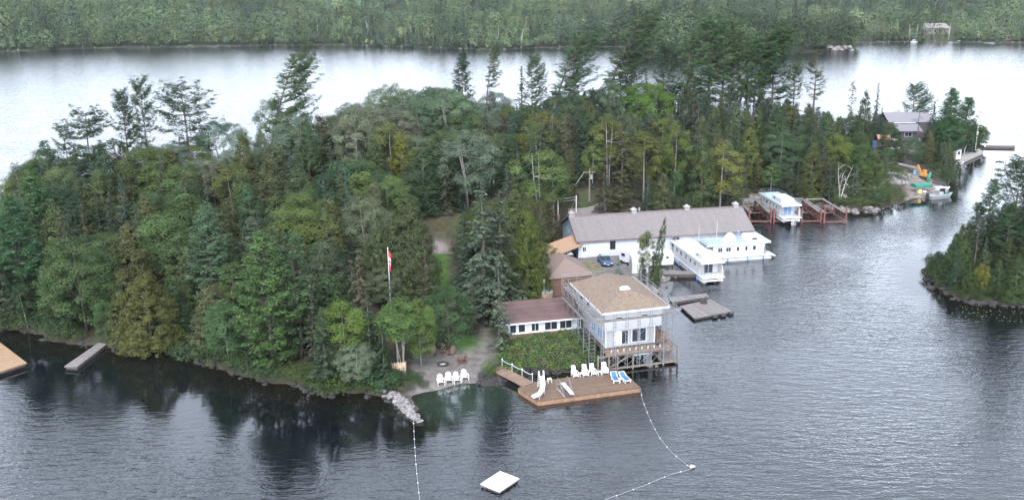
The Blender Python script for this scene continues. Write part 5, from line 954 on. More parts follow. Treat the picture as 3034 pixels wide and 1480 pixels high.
# satellite-white canopy frame by the gable
q = bh(-1.6, 4.6); g = empty("boat_on_trailer", (q[0], q[1], 1.0), BA+1.75, "small white boat on its trailer at the boathouse gable", "boat")
MB().add([(-2.2,-.9,.6),(-2.2,.9,.6),(1.2,.9,.65),(2.4,0,.8),(1.2,-.9,.65),(-2.2,-.55,.1),(-2.2,.55,.1),(1.0,.5,.1),(1.9,0,.25),(1.0,-.5,.1)], [(0,1,2,3,4),(5,9,8,7,6),(0,5,6,1),(1,6,7,2),(2,7,8,3),(3,8,9,4),(4,9,5,0)]).out("hull", GEL, g, bevel=.04)
MB().prism([(-.6,.62),(.9,.68),(.4,1.25),(-.6,1.3)], 'y', -.6, .6).out("cover", GEL, g, bevel=.05)
for y in (-.8,.8): MB().tube([(-.6,y-.08,.0),(-.6,y+.08,.0)], .3, 10).out("wheel", BLACK, g)

# ---- lodge on piles
P0 = np.array((6.1, 112.8)); a = ang(P0, (13.1, 115.0)); LA = a; LW, LD = 7.6, 11.2; ZF, ZE = 2.85, 7.9
def lo(x, y, z=0): q = rot2((x, y), LA); return (P0[0]+q[0], P0[1]+q[1], z)
t = empty("lodge", (*P0, 0), a, "two-storey house on piles under renovation with tan hip roof", "house")
MB().box(0, LW-.9, 0, LD, ZF, 5.15).out("lower_wall", GREYSIDING, t)
MB().box(-0.15, LW, -0.2, LD+.1, 5.153, ZE-.15).out("upper_wall", WHITE, t)
e = 0.75; x0, x1, y0, y1 = -e-.1, LW+e-.1, -e-.15, LD+.5; xm = (x0+x1)/2; r0, r1 = y0+4.3, y1-2.2; zr = ZE+1.6
r = MB().add([(x0,y0,ZE),(x1,y0,ZE),(x1,y1,ZE),(x0,y1,ZE),(xm,r0,zr),(xm,r1,zr)], [(0,1,4),(1,2,5,4),(2,3,5),(3,0,4,5),(3,2,1,0)]).out("roof", SHINGLE, t)
MB().box(x0-.03,x1+.03,y0-.05,y0-.003,ZE-.24,ZE+.03).box(x0-.03,x1+.03,y1+.003,y1+.05,ZE-.24,ZE+.03).box(x0-.05,x0-.003,y0,y1,ZE-.24,ZE+.03).box(x1+.003,x1+.05,y0,y1,ZE-.24,ZE+.03).out("fascia", WHITE, r)
MB().tube([(xm,r0,zr+.0),(xm,r1,zr+.0)], .09, 6).tube([(xm,r0,zr),(x0+.05,y0+.05,ZE)], .05, 5).tube([(xm,r0,zr),(x1-.05,y0+.05,ZE)], .05, 5).out("ridge_cap", SHINGLED, r)
MB().add([(xm-.75,r0-.55,zr-.18),(xm+.75,r0-.55,zr-.18),(xm+.55,r0+.15,zr+.04),(xm-.55,r0+.15,zr+.04),(xm-.4,r0-.25,zr+.24),(xm+.4,r0-.25,zr+.24)], [(0,1,5,4),(1,2,5),(2,3,4,5),(3,0,4)]).out("roof_tarp", WHITE, r)
w = window(t, 1.15, 3.15, 3.1, 5.05, 0, -1, GLASS, WHITE, 1, 0.10); MB().box(1.26, 2.1, -.04, -.024, 3.2, 4.95).out("blind", mat("pale_blind", (.55,.62,.62), .6), w)
window(t, 3.5, 5.55, 3.2, 5.1, 0, -1, GLASS, WHITE, 1, 0.10)
MB().box(-.05, .12, -.05, .0, ZF, 5.15).box(LW-1.0, LW-.86, -.05, .0, ZF, 5.15).out("corner_board", WHITE, t)
for x in (1.35, 4.75): MB().box(x, x+.75, -.235, -.203, 6.55, 6.85).out("vent", BLACK, t)
for y in (1.0, 3.4): window(t, y, y+1.9, 3.5, 4.9, 0, -1, BLUEGLASS, WHITE, 1, 0.09, axis='x')
for y in (5.6, 8.2): window(t, y, y+1.2, 5.7, 6.9, -.15, -1, GLASS, WHITE, 0, 0.08, axis='x')
for k in range(4): window(t, 1.2+k*2.4, 2.4+k*2.4, 5.7, 6.8, LW, 1, GLASS, WHITE, 0, .08, axis='x')
MB().box(-.3, LW+.2, -.1, LD, 2.5, 2.82).out("floor_frame", DARKWOOD, t)
MB().box(-.4, LW+.1, -1.25, -.06, 2.55, 2.68).out("balcony", WOODX, t)
b = MB().bar((-.4,-1.22,2.42),(LW+.1,-1.22,2.42),.08,.26)
b.out("balcony_beam", TIMBERP, t)
for k in range(9): MB().box(.35+k*.82, .47+k*.82, -1.2, -1.12, 2.685, 3.0).out("railing_stub", WHITE, t)
for x in (0.0, 2.5, 5.0, 7.4):
    for y in (1.5, 5.5, 9.5): MB().tube([(x,y,-3.0 if y < 3 else -0.5),(x,y,2.5)], .16, 6).out("pile", DARKWOOD, t)
# timber crib in front and at the side of the lodge
t = empty("timber_crib", (*P0, 0), a, "brown timber frame standing in the water under the lodge front", "timber frame"); X0, X1, Y0 = -1.3, 9.6, -.95
MB().bar((X0,Y0,.35),(X1,Y0,.35),.22).out("bottom_beam", TIMBERP, t); MB().bar((X0,Y0,2.1),(X1,Y0,2.1),.14,.2).out("top_rail", TIMBERP, t)
for x in (X0, X0+1.45, X0+2.6, X0+4.7, X0+7.0, X0+8.9, X1-.05): MB().box(x-.09,x+.09,Y0-.12,Y0+.1,-2.0,2.35 if x < 8 else 2.3).out("post", TIMBERP, t)
MB().bar((X0+1.3,Y0+.05,.45),(X0+4.6,Y0+.05,1.95),.13).out("brace", TIMBERP, t); MB().bar((X0+4.9,Y0+.14,1.85),(X0+6.9,Y0+.14,1.95),.1,.3).out("white_board", WHITE, t)
MB().box(7.4,X1,Y0+.15,3.2,.42,.52).out("low_platform", GREYWOOD, t)
MB().bar((X1-.05,Y0,.4),(X1-.05,3.2,.4),.2).bar((X1-.05,Y0+.1,2.2),(X1-.05,3.2,2.2),.12).bar((8.6,Y0+.05,2.2),(X1,Y0+.05,2.2),.1).out("side_rail", TIMBERP, t)
for y in (1.0, 3.1): MB().box(X1-.14,X1+.04,y-.09,y+.09,-2,2.3).out("post", TIMBERP, t)
rng = np.random.default_rng(4)
s = MB()
for k in range(26):
    p = np.array((7.2+rng.uniform(0,1.3), -.4+rng.uniform(0,3), 2.75+rng.uniform(0,.9))); d = rng.normal(0,1,3)*np.array((.7,.7,.45)); s.bar(p-d*.7, p+d*.7, .14, .05)
o = s.out("scrap_lumber", TIMBER); o.location = (*P0, 0); o.rotation_euler = (0,0,a); tag(o, "jumble of scrap lumber on the open corner deck of the lodge", "lumber heap")
o = MB().box(6.8, 9.0, -.5, 3.2, 2.5, 2.68).bar((7.2,-.4,.5),(7.2,-.4,2.5),.16).bar((8.8,-.4,.5),(8.8,-.4,2.5),.16).bar((8.8,3,.5),(8.8,3,2.5),.16).out("corner_deck", WOODX); o.location = (*P0,0); o.rotation_euler = (0,0,a); tag(o, "small raised corner deck holding scrap lumber beside the lodge", "deck")
# scaffolding round the lodge
t = empty("scaffolding", (*P0, 0), a, "tubular steel scaffolding with plank walkways wrapped round the lodge", "scaffolding")
def frame(xa, ya, xb, yb, zb, zt):
    f = MB().bar((xa,ya,zb),(xa,ya,zt),.05).bar((xb,yb,zb),(xb,yb,zt),.05); z = zb + .5
    while z < zt - .2: f.bar((xa,ya,z),(xb,yb,z),.035); z += .5
    f.out("ladder_frame", STEEL, t)
fx_ = [-.9 + k*1.62 for k in range(7)]
for x in fx_: frame(x, -.95, x, -1.75, .5 if x < 8 else .55, 8.3)
for y in np.linspace(.8, LD+.4, 6): frame(-1.1, y, -1.9, y, 1.8 if y > 3 else .6, 8.5)
for y in np.linspace(.3, LD, 6): frame(LW+.85, y, LW+1.65, y, -.8, 8.5)
c = MB()
for x, x2 in zip(fx_, fx_[1:]):
    for zb in (1.0, 3.0, 5.0): c.bar((x,-1.77,zb),(x2,-1.77,zb+1.4),.03); c.bar((x2,-1.77,zb),(x,-1.77,zb+1.4),.03)
ys = list(np.linspace(.8, LD+.4, 6))
for y, y2 in zip(ys, ys[1:]):
    for zb in (2.2, 4.0, 5.8): c.bar((-1.92,y,zb),(-1.92,y2,zb+1.3),.03); c.bar((-1.92,y2,zb),(-1.92,y,zb+1.3),.03); c.bar((LW+1.67,y-.4,zb),(LW+1.67,y2-.4,zb+1.3),.03)
c.out("cross_brace", STEEL, t)
for k in range(3): MB().box(-2.2, LW+1.9, -1.72+k*.26, -1.49+k*.26, 6.98, 7.03).out("plank", GREYWOOD, t)
for k in range(3): MB().box(-1.88+k*.27, -1.64+k*.27, -.6, LD+.7, 7.35, 7.40).out("plank", GREYWOODL, t)
MB().box(-2.35, -2.05, 1.5, LD, 6.2, 6.25).out("plank", GREYWOODL, t)
for k in range(3): MB().box(LW+.9+k*.25, LW+1.12+k*.25, -.6, LD+.2, 7.35, 7.40).out("plank", GREYWOODL, t)
g = MB()
for z in (7.9, 8.35): g.bar((-1.9,-.9,z),(-1.9,LD+.6,z),.04); g.bar((LW+1.65,-.9,z),(LW+1.65,LD+.4,z),.04)
for z in (8.3, 9.0): g.bar((-1.9,LD+1.0,z),(4.2,LD+1.0,z),.05)
for x in (-1.9, .3, 2.4, 4.2): g.bar((x,LD+1.0,6.5),(x,LD+1.0,9.05),.05)
g.bar((-1.9,-1.75,7.6),(LW+1.7,-1.75,7.6),.04); g.out("guard_rail", STEEL, t)
l = MB().bar((LW+1.2,LD-.3,7.4),(LW+1.35,LD+.6,9.6),.05).bar((LW+1.7,LD-.3,7.4),(LW+1.85,LD+.6,9.6),.05)
for k in range(7): u = k/6.5; l.bar((LW+1.2+.15*u,LD-.3+.9*u,7.4+2.2*u),(LW+1.7+.15*u,LD-.3+.9*u,7.4+2.2*u),.035)
l.out("ladder", TIMBERP, t)

# ---- low annex with brown roof
A0, A1 = np.array(G(1520,1009,1.9)[:2]), np.array(G(1729,989,1.9)[:2]); a = ang(A0, A1); AL = float(np.hypot(*(A1-A0))) - .3; t = empty("annex", (*(A0 + np.array(rot2((0,.2),a))), 0), a, "low one-storey annex with dark brown roof and white window band", "building"); AD = 5.2
MB().box(-.6, AL, 0, AD, 1.3, 2.75).out("lower_wall", BROWNWALL, t); MB().box(-.6, AL, .05, AD-.05, 2.753, 4.25).out("upper_wall", SIDING, t)
r = MB().slab([(-1.0,-.45,4.36),(AL+.2,-.45,4.36),(AL+.2,AD+.4,5.35),(-1.0,AD+.4,5.35)], .12).out("roof", BROWNROOF, t)
for k in range(1, 5):
    y = -.45 + (AD+.85)*k/5; z = 4.36 + .99*k/5; MB().box(-.98, AL+.18, y-.015, y+.015, z+.003, z+.03).out("roof_seam", DARKWOOD, r)
MB().box(-1.02, AL+.22, -.52, -.453, 4.2, 4.4).out("fascia", WHITE, r); MB().box(-.62, AL, -.05, .045, 2.70, 2.80).out("sill_trim", WHITE, t)
for x0, x1, m in ((-.4,.55,0),(.75,1.75,0),(2.5,3.6,1),(4.3,6.1,1),(6.35,8.1,1),(8.75,AL-.05,1)): window(t, x0, x1, 2.86, 4.05, .05, -1, GLASS, WHITE, m, .08)
BEIGE = mat("cream_blanket", (.55,.46,.38), .9)
# rear wing with an older hip roof
a = LA; W0 = np.array(G(1764,814,4.8)[:2]); t = empty("rear_wing", (*W0, 0), a, "older house wing with reddish brown hip roof behind the tan roof", "building"); WX, WY = -7.4, 9.0
MB().box(WX+.5, -.5, .3, WY-.5, 1.2, 4.7).out("wall", BROWNWALL, t); xm = WX/2
MB().add([(WX,0,4.8),(0,0,4.8),(0,WY,4.8),(WX,WY,4.8),(xm,3.2,6.9),(xm,WY-2.6,6.9)], [(0,1,4),(1,2,5,4),(2,3,5),(3,0,4,5),(3,2,1,0)]).out("roof", SHINGLED, t)
MB().box(WX+1.2,WX+1.7,WY-2.4,WY-1.9,5.4,7.6).out("chimney", mat("red_brick", (.28,.13,.09), .9, .3, 6), t)
o = MB().tube([(0,0,0),(0,0,.12),(0,0,.6)], [.05,.30,.02], 10).out("satellite_dish", WHITE)
o.rotation_euler = (1.2, 0, .2); q = G(1655,890,3.6); o.location = q; tag(o, "small white satellite dish on a post beside the scaffolding", "satellite dish"); MB().bar((0,-.1,-.05),(0,-2.6,-1.1),.06).out("post", GREYMETAL, o)
# round wooden tank with stove pipe
q = G(1614,905,1.9); t = empty("wooden_tank", (q[0], q[1]+1.2, 1.7), 0, "round stone-clad sauna tank with a white stove pipe", "tank")
CLAD = mat("mottled_cladding", (.30,.22,.14), .9, .75, 3.5, bump=.4)
MB().tube([(0,0,0),(0,0,.3),(0,0,1.9),(0,0,2.0)], [1.05,1.15,1.15,1.05], 20).out("body", CLAD, t); MB().tube([(0,0,2.003),(0,0,2.2)], [1.2,.25], 20).out("lid", GREYMETAL, t)
MB().tube([(-.15,0,2.2),(-.15,0,3.6)], .12, 8).out("stove_pipe", WHITE, t); MB().tube([(-.15,0,3.604),(-.15,0,3.8)], [.2,.18], 8).out("pipe_cap", WHITE, t)

# ---- yard: car, shelter, trailer, pole
q = G(1793,783,1.05); t = empty("parked_car", (q[0], q[1]+.6, hz(q[0], q[1])), math.radians(-78), "dark blue car parked on the gravel beside the boathouse wall", "car")
MB().prism([(-2.1,.35),(2.1,.35),(2.15,.75),(1.2,.92),(-1.9,.95),(-2.15,.8)], 'y', -.85, .85).out("body", CARBLUE, t, bevel=.06)
MB().prism([(-1.7,.95),(.9,.93),(.3,1.42),(-1.2,1.45)], 'y', -.72, .72).out("cabin", GLASS, t, bevel=.06); MB().box(-1.15,.25,-.66,.66,1.452,1.49).out("roof", mat("car_roof", (.30,.36,.42), .25), t, bevel=.015)
for x in (-1.3,1.35):
    for y in (-.86,.86): wv = MB().tube([(x,y-.1,.33),(x,y+.1,.33)], .33, 12).out("wheel", BLACK, t); MB().tube([(x,y-.112,.33),(x,y+.112,.33)], .18, 8).out("rim", STEEL, wv)
for y in (-.6,.6): MB().box(2.14,2.17,y-.18,y+.18,.62,.76).out("headlight", GEL, t)
MB().box(2.16,2.19,-.25,.25,.42,.54).out("number_plate", GEL, t)
def arched(loc, rz, L, W, hgt, label, m, name):
    t = empty(name, loc, rz, label, "shelter"); prof = [(-W/2,0)] + [(-W/2*math.cos(k*math.pi/8)**.6 if k <= 4 else W/2*abs(math.cos(k*math.pi/8))**.6, hgt*.62 + hgt*.38*math.sin(k*math.pi/8)) for k in range(9)] + [(W/2,0)]
    MB().prism(prof, 'x', 0, L).out("cover", m, t, bevel=.03); return t
q = G(1868,803,1.0); t = arched((q[0], q[1], .95), LA-.15, 2.7, 2.4, 2.8, "white peaked fabric shelter beside the trailer", WHITE, "fabric_shelter"); MB().box(-.02, -.003, -.8, .8, .05, 1.9).out("doorway", GREYMETAL, t)
q = G(1912,795,1.0); t = empty("travel_trailer", (q[0], q[1], .95), LA-.05, "white rounded travel trailer parked at the water's edge", "trailer")
MB().prism([(0,.35),(5.0,.35),(5.05,1.2),(4.9,2.3),(4.5,2.75),(.5,2.8),(.1,2.4),(-.05,1.2)], 'y', 0, 2.2).out("body", GEL, t, bevel=.08)
window(t, 3.6, 4.1, 1.5, 1.9, -.0, -1, GLASS, GREYMETAL, 0, .05); window(t, 1.0, 2.0, 1.4, 2.1, -.0, -1, GLASS, GREYMETAL, 1, .05); MB().box(2.4,3.1,-.03,-.003,.5,2.3).out("door", WHITE, t)
for y in (.1,2.1): MB().tube([(2.6,y-.1,.33),(2.6,y+.1,.33)], .33, 10).out("wheel", BLACK, t)
MB().bar((-.05,1.1,.45),(-1.0,1.1,.4),.09).out("tow_bar", GREYMETAL, t)
q = G(1846,772,1.0); t = empty("pickup_camper", (q[0], q[1]-.5, .95), LA-1.2, "white camper unit with dark windows next to the fabric shelter", "camper"); MB().prism([(0,.5),(3.0,.5),(3.0,2.1),(2.4,2.5),(0,2.4)], 'y', -.95, .95).out("body", GEL, t, bevel=.06); window(t, .5, 1.5, 1.4, 2.0, -.95, -1, GLASS, GEL, 0, .05); window(t,-.5,.5,1.4,2.0,0,-1,GLASS,GEL,0,.05,axis='x')
for x in (.6,2.3):
    for y in (-.9,.9): MB().tube([(x,y-.1,.35),(x,y+.1,.35)], .33, 10).out("wheel", BLACK, t)
def pole(bx, by, z, h, label, m=TIMBERP, arm=True, name="utility_pole"):
    q = GT(bx, by); t = empty(name, (q[0], q[1], hz(q[0], q[1])), 0, label, "pole"); MB().tube([(0,0,-.5),(0,0,h)], [.17,.11], 8).out("post", m, t)
    if arm: MB().bar((-1.1,0,h-.7),(1.1,0,h-.7),.12).out("cross_arm", m, t); MB().tube([(.35,0,h-2.0),(.35,0,h-1.2)], .2, 8).out("transformer", GREYMETAL, t)
    return t
pole(1746,598,3.0,6.0,"wooden power pole below the silver-green pine")
PALEPOLE = mat("pale_pole", (.52,.50,.47), .8, .1, 3)
t = pole(1463,552,5.5,8.0,"slim pale yard-light pole among the trees", PALEPOLE, False, "light_pole"); MB().bar((0,0,7.7),(-1.2,0,7.9),.09).out("lamp_arm", PALEPOLE, t); MB().box(-1.6,-1.1,-.14,.14,7.8,7.95).out("lamp_head", GREYMETAL, t)
t = pole(2889,448,.8,6.8,"tall light pole at the tip of the island", PALEPOLE, False, "light_pole"); MB().bar((0,0,6.6),(.9,0,6.7),.08).out("lamp_arm", PALEPOLE, t); MB().box(.6,1.1,-.14,.14,6.6,6.75).out("lamp_head", GREYMETAL, t); MB().box(-.25,.25,-.2,.2,4.7,5.4).out("box", GREYMETAL, t)
q = bh(.2, 15.2); q2 = bh(3.9, 16.2); t = empty("service_gantry", (q[0], q[1], .8), ang(q, q2), "grey pipe gantry carrying wires behind the boathouse gable", "gantry"); gl = math.hypot(q2[0]-q[0], q2[1]-q[1])
for x in (0, gl): MB().tube([(x,0,0),(x,0,7.4)], .11, 8).out("post", PALEPOLE, t)
MB().bar((0,0,7.1),(gl,0,7.1),.1).bar((0,0,6.6),(gl,0,6.6),.08).out("cross_bar", GREYMETAL, t); MB().box(-.3,.3,-.25,.25,3.2,4.2).out("meter_box", TIMBER, t)
def wire(p, q, label, sag=.8):
    p, q = np.array(p), np.array(q); o = MB().tube([p*(1-u)+q*u - np.array((0,0,4*sag*u*(1-u))) for u in np.linspace(0,1,9)], .02, 4).out("overhead_wire", GREYMETAL); tag(o, label, "wire")
pp_ = GT(1746,598); zp = hz(pp_[0], pp_[1]); wire((pp_[0]-1,pp_[1],zp+5.4), (q[0],q[1],7.9), "overhead wire from the wooden power pole to the pipe gantry"); wire((q2[0],q2[1],7.9), bh(-.6,9,5.5), "overhead wire from the pipe gantry to the boathouse gable")
o = MB().tube([(0,0,-.3),(0,0,4.6)], .06, 6).out("pipe_mast", PALEPOLE); qq = bh(15.5, 14.0); o.location = (qq[0], qq[1], 1.2); MB().box(-.2,.2,-.05,.05,4.1,4.5).out("bracket", GREYMETAL, o); tag(o, "thin pale mast standing behind the boathouse ridge", "mast")

# ---- swim dock and what stands on it
ZD = 0.62; D0, D1, D2, D3 = [np.array(G(x, y, ZD)[:2]) for x, y in ((1594,1187),(1897,1146.5),(1841,1095),(1556,1139))]
DA = ang(D0, D1); DL = float(np.hypot(*(D1-D0))); DW = 5.4
t = empty("swim_dock", (*D0, 0), DA, "wide brown swim dock with chairs and a slide", "dock")
MB().add([(0,0,ZD),(DL,0,ZD),(DL-.25,DW,ZD),(.5,DW-.1,ZD),(-1.35,DW-1.3,ZD),(0,0,ZD-.12),(DL,0,ZD-.12),(DL-.25,DW,ZD-.12),(.5,DW-.1,ZD-.12),(-1.35,DW-1.3,ZD-.12)],
  [(0,1,2,3,4),(9,8,7,6,5),(0,5,6,1),(1,6,7,2),(2,7,8,3),(3,8,9,4),(4,9,5,0)]).out("deck", WOOD, t)
SKIRT = mat("dock_skirt", (0.20,0.115,0.07), .8, .3, 2.5)
MB().box(0.03,DL-.03,.02,.12,-.15,ZD-.125).add([(-.02,.03,-.15),(.1,.03,-.15),(-1.2,DW-1.35,-.15),(-1.32,DW-1.35,-.15),(-.02,.03,ZD-.125),(.1,.03,ZD-.125),(-1.2,DW-1.35,ZD-.125),(-1.32,DW-1.35,ZD-.125)],[(0,1,2,3),(4,7,6,5),(0,4,5,1),(1,5,6,2),(2,6,7,3),(3,7,4,0)]).box(DL-.14,DL-.05,.125,DW-.1,-.15,ZD-.125).out("skirt", SKIRT, t)
for k in range(6):
    for y in (.6, DW-.7): MB().box(.5+k*2.2,1.5+k*2.2,y-.35,y+.35,-.35,.3).out("float", DARKWOOD, t)
def dk(x, y, z=ZD): q = rot2((x, y), DA); return (D0[0]+q[0], D0[1]+q[1], z)
def dpx(x, y):                                          # dock coordinates of a photo point on the deck
    q = np.array(G(x, y, ZD)[:2]) - D0; return rot2(q, -DA)
# footbridge with rope rail
p0, p1 = np.array(G(1484,1095,.9)[:2]), np.array(G(1566,1136,.75)[:2]); a = ang(p0, p1); L = float(np.hypot(*(p1-p0))); t = empty("footbridge", (*p0, 0), a, "sloping brown footbridge with a white rope rail leading to the swim dock", "footbridge")
MB().slab([(-.8,-.75,.98),(L,-.7,.76),(L,.75,.76),(-.8,.8,.98)], .1).out("deck", WOODX, t); MB().bar((-.8,-.72,.82),(L,-.67,.6),.08,.2).bar((-.8,.76,.82),(L,.7,.6),.08,.2).out("stringer", TIMBER, t)
for k in range(4): x = -.7+(L+.5)*k/3; MB().tube([(x,.8,.6),(x,.8,1.85-.05*k)], .035, 6).out("rail_post", GEL, t); MB().ball((x,.8,1.9-.05*k), .09).out("post_cap", GEL, t)
MB().tube([(-.7+(L+.5)*u,.8,1.8-.15*u-.1*abs(math.sin(u*3*math.pi))) for u in np.linspace(0,1,16)], .035, 5).out("rope", GEL, t)
# water slide
t = empty("water_slide", dk(0, 0), DA, "curved white water slide at the dock's corner", "slide")
pts = [(1.22,2.85,1.74),(1.20,2.5,1.72),(1.14,2.0,1.48),(1.02,1.5,1.08),(.82,1.05,.76),(.46,.70,.56),(.0,.46,.46),(-.55,.32,.40)]
s = MB(); n = len(pts); side = []
for i in range(n):
    d = np.array(pts[min(i+1, n-1)]) - np.array(pts[max(i-1, 0)]); q = np.array((-d[1], d[0], 0)); side.append(q/np.linalg.norm(q))
for i in range(n-1):
    p, q = np.array(pts[i]), np.array(pts[i+1]); A, B = side[i], side[i+1]; up_ = np.array((0,0,.17)); dn = np.array((0,0,.05))
    for k in (-1, 1):
        s.add([p+A*k*.27, q+B*k*.27, q+B*k*.30+up_, p+A*k*.30+up_, p+A*k*.22, q+B*k*.22, q+B*k*.25+up_, p+A*k*.25+up_], [(0,1,2,3),(7,6,5,4),(3,2,6,7)])
    s.add([p-A*.27, p+A*.27, q+B*.27, q-B*.27, p-A*.27-dn, p+A*.27-dn, q+B*.27-dn, q-B*.27-dn], [(0,1,2,3),(7,6,5,4),(0,3,7,4),(1,5,6,2)])
s.out("chute", PLASTIC, t)
for x in (.94, 1.50): MB().tube([(x,3.5,0),(x,3.05,1.7),(x,2.95,2.45),(x,2.6,2.5),(x,2.45,1.75)], .04, 6).out("handrail", PLASTIC, t)
for k in range(5): MB().bar((.94,3.42-.09*k,.3+.34*k),(1.50,3.42-.09*k,.3+.34*k),.10,.04).out("ladder_step", PLASTIC, t)
for x, y, z in ((.8,1.75,1.2),(1.32,1.7,1.2),(.30,.45,.48),(.62,.95,.6)): MB().tube([(x,y,0),(x,y,z)], .035, 6).out("leg", PLASTIC, t)
# diving board on a steel stand
t = empty("diving_board", dk(3.75, 2.25), DA+math.radians(-87), "white diving board on a grey steel stand with loop handrails", "diving board")
MB().slab([(-.1,-.24,.82),(3.1,-.24,.74),(3.1,.24,.74),(-.1,.24,.82)], .07).out("board", PLASTIC, t)
for y in (-.6,.6):
    MB().tube([(-.5,y,0),(-.45,y,1.15),(-.2,y,1.5),(.5,y,1.45),(.85,y,1.0),(.95,y,0)], .032, 6).out("handrail", STEEL, t); MB().bar((-.5,y,.05),(2.2,y,.05),.09).out("base_rail", GREYMETAL, t); MB().bar((.95,y,.9),(2.1,y,.1),.05).out("strut", STEEL, t)
for x, z in ((-.3,.6),(1.0,.68)): MB().bar((x,-.6,z),(x,.6,z),.07).out("cross_bar", STEEL, t)
for y in (-.22,.22): MB().bar((1.0,y,0.1),(1.0,y,.66),.05).out("leg", STEEL, t)
# white high-back chairs, tables, blue loungers
def resin_chair():
    t = empty("dock_chair", (0,0,0), 0); MB().slab([(-.3,-.1,.40),(.3,-.1,.40),(.3,.62,.34),(-.3,.62,.34)], .05).out("seat", PLASTIC, t)
    MB().slab([(-.3,.60,.34),(.3,.60,.34),(.28,.98,1.22),(-.28,.98,1.22)], .05).out("backrest", PLASTIC, t)
    for x in (-.34,.34): MB().box(x-.05,x+.05,-.05,.72,.60,.65).out("armrest", PLASTIC, t); MB().box(x-.04,x+.04,-.05,.04,0,.595).out("leg", PLASTIC, t); MB().box(x-.04,x+.04,.62,.71,0,.595).out("leg", PLASTIC, t)
    MB().bar((-.3,-.2,.2),(.3,-.2,.2),.04).box(-.28,.28,-.32,-.1,.30,.35).out("foot_rest", PLASTIC, t); return t
ch = resin_chair(); LBL = ["white high-backed chair beside the low table, nearest the slide", "white high-backed chair second along from the slide", "white high-backed chair between the two small dock tables", "white high-backed chair closest to the blue loungers"]
for k, (X, Y) in enumerate(((1706,1117),(1736,1114),(1760,1111),(1794,1107))):
    c = ch if k == 0 else copy_tree(ch); x, y = dpx(X, Y); c.location = dk(x, y); c.rotation_euler = (0,0,DA+(.05,-.06,.03,-.1)[k]); tag(c, LBL[k], "chair", "white chairs on the swim dock")
def table():
    t = empty("side_table", (0,0,0), 0); MB().box(-.26,.26,-.26,.26,.42,.47).out("tabletop", PLASTIC, t, bevel=.01)
    for x in (-.21,.21):
        for y in (-.21,.21): MB().box(x-.035,x+.035,y-.035,y+.035,0,.417).out("leg", PLASTIC, t)
    return t
tb = table()
for k, (X, Y, l) in enumerate(((1722,1114,"small white table beside the chair nearest the slide"),(1776,1110,"small white table between two high-backed chairs"),(1840,1130,"small white table between the two blue loungers"),(1628,1131,"white stool standing alone behind the slide"))):
    c = tb if k == 0 else copy_tree(tb); x, y = dpx(X, Y); c.location = dk(x, y); c.rotation_euler = (0,0,DA); tag(c, l, "table" if k < 3 else "stool", "small white dock tables")
def lounger():
    t = empty("sun_lounger", (0,0,0), 0); f = MB()
    for x in (-.36,.36): f.bar((x,-.75,.32),(x,.55,.32),.09,.12); f.bar((x,.55,.32),(x,1.15,.72),.09,.1)
    f.bar((-.36,-.75,.32),(.36,-.75,.32),.1).bar((-.36,1.15,.72),(.36,1.15,.72),.1).out("frame", PLASTIC, t)
    MB().slab([(-.31,-.7,.385),(.31,-.7,.385),(.31,.53,.385),(-.31,.53,.385)], .03).slab([(-.31,.55,.39),(.31,.55,.39),(.31,1.12,.765),(-.31,1.12,.765)], .03).out("sling", SKYBLUE, t)
    for x in (-.36,.36):
        for y in (-.65,.5): MB().box(x-.05,x+.05,y-.05,y+.05,0,.26).out("leg", PLASTIC, t)
    return t
ln = lounger()
for k, (X, Y, l) in enumerate(((1823,1127,"blue sling sun lounger closer to the white chairs"),(1853,1127,"blue sling sun lounger at the outer corner of the dock"))):
    c = ln if k == 0 else copy_tree(ln); x, y = dpx(X, Y); c.location = dk(x, y); c.rotation_euler = (0,0,DA+(-.12,.1)[k]); tag(c, l, "sun lounger", "blue loungers on the swim dock")

# ---- beach: four white chairs, dark chairs at the fire pit, firewood, flagpole
def adirondack(m):
    t = empty("adirondack_chair", (0,0,0), 0); s = MB()
    for k in range(5): y = -.05+k*.12; s.box(-.3,.3,y,y+.10,.40-.045*k,.43-.045*k)
    s.out("seat", m, t); b = MB()
    for k in range(5): x = -.27+k*.11; top = 1.05 - .05*abs(k-2)**1.5; b.slab([(x,.5,.2),(x+.1,.5,.2),(x+.1+.01*(k-2),.86,top),(x+.01*(k-2),.86,top)], .03)
    b.out("backrest", m, t)
    for x in (-.37,.37): MB().box(x-.07,x+.07,-.12,.68,.58,.61).out("armrest", m, t); MB().box(x-.03,x+.03,-.1,0,0,.577).out("leg", m, t); MB().bar((x*.88,.0,.36),(x*.88,.95,.03),.05,.1).out("leg", m, t)
    return t
ad = adirondack(PLASTIC); AL_ = ["white garden chair on the beach closest to the bushes", "white beach chair second from the bushes", "white beach chair third from the bushes", "white beach chair closest to the footbridge rocks"]
for k, (X, Y) in enumerate(((1308,1147),(1332,1141),(1356,1137),(1379,1132))):
    c = ad if k == 0 else copy_tree(ad); q = GT(X, Y); c.location = (q[0], q[1], hz(q[0], q[1])+.02); c.rotation_euler = (0,0,.30+(.02,-.05,.06,0)[k]); c.scale = (1.12,1.12,1.18); tag(c, AL_[k], "chair", "white chairs on the beach")
BROWNC = mat("brown_chair_wood", (.16,.105,.08), .8, .2, 4); REDC = mat("red_chair_paint", (.10,.032,.028), .6, .15, 4)
ab = adirondack(BROWNC)
for k, (X, Y, l) in enumerate(((1289,1056,"brown wooden chair behind the fire pit, nearest the white birch"),(1309,1052,"brown wooden chair in the middle behind the fire pit"),(1334,1056,"brown wooden chair behind the fire pit, nearest the lawn"))):
    c = ab if k == 0 else copy_tree(ab); q = GT(X, Y); c.location = (q[0], q[1], hz(q[0], q[1])+.02); c.rotation_euler = (0,0,(.3,0,-.35)[k]); c.scale = (1.15,1.15,1.15); tag(c, l, "chair", "brown chairs at the fire pit")
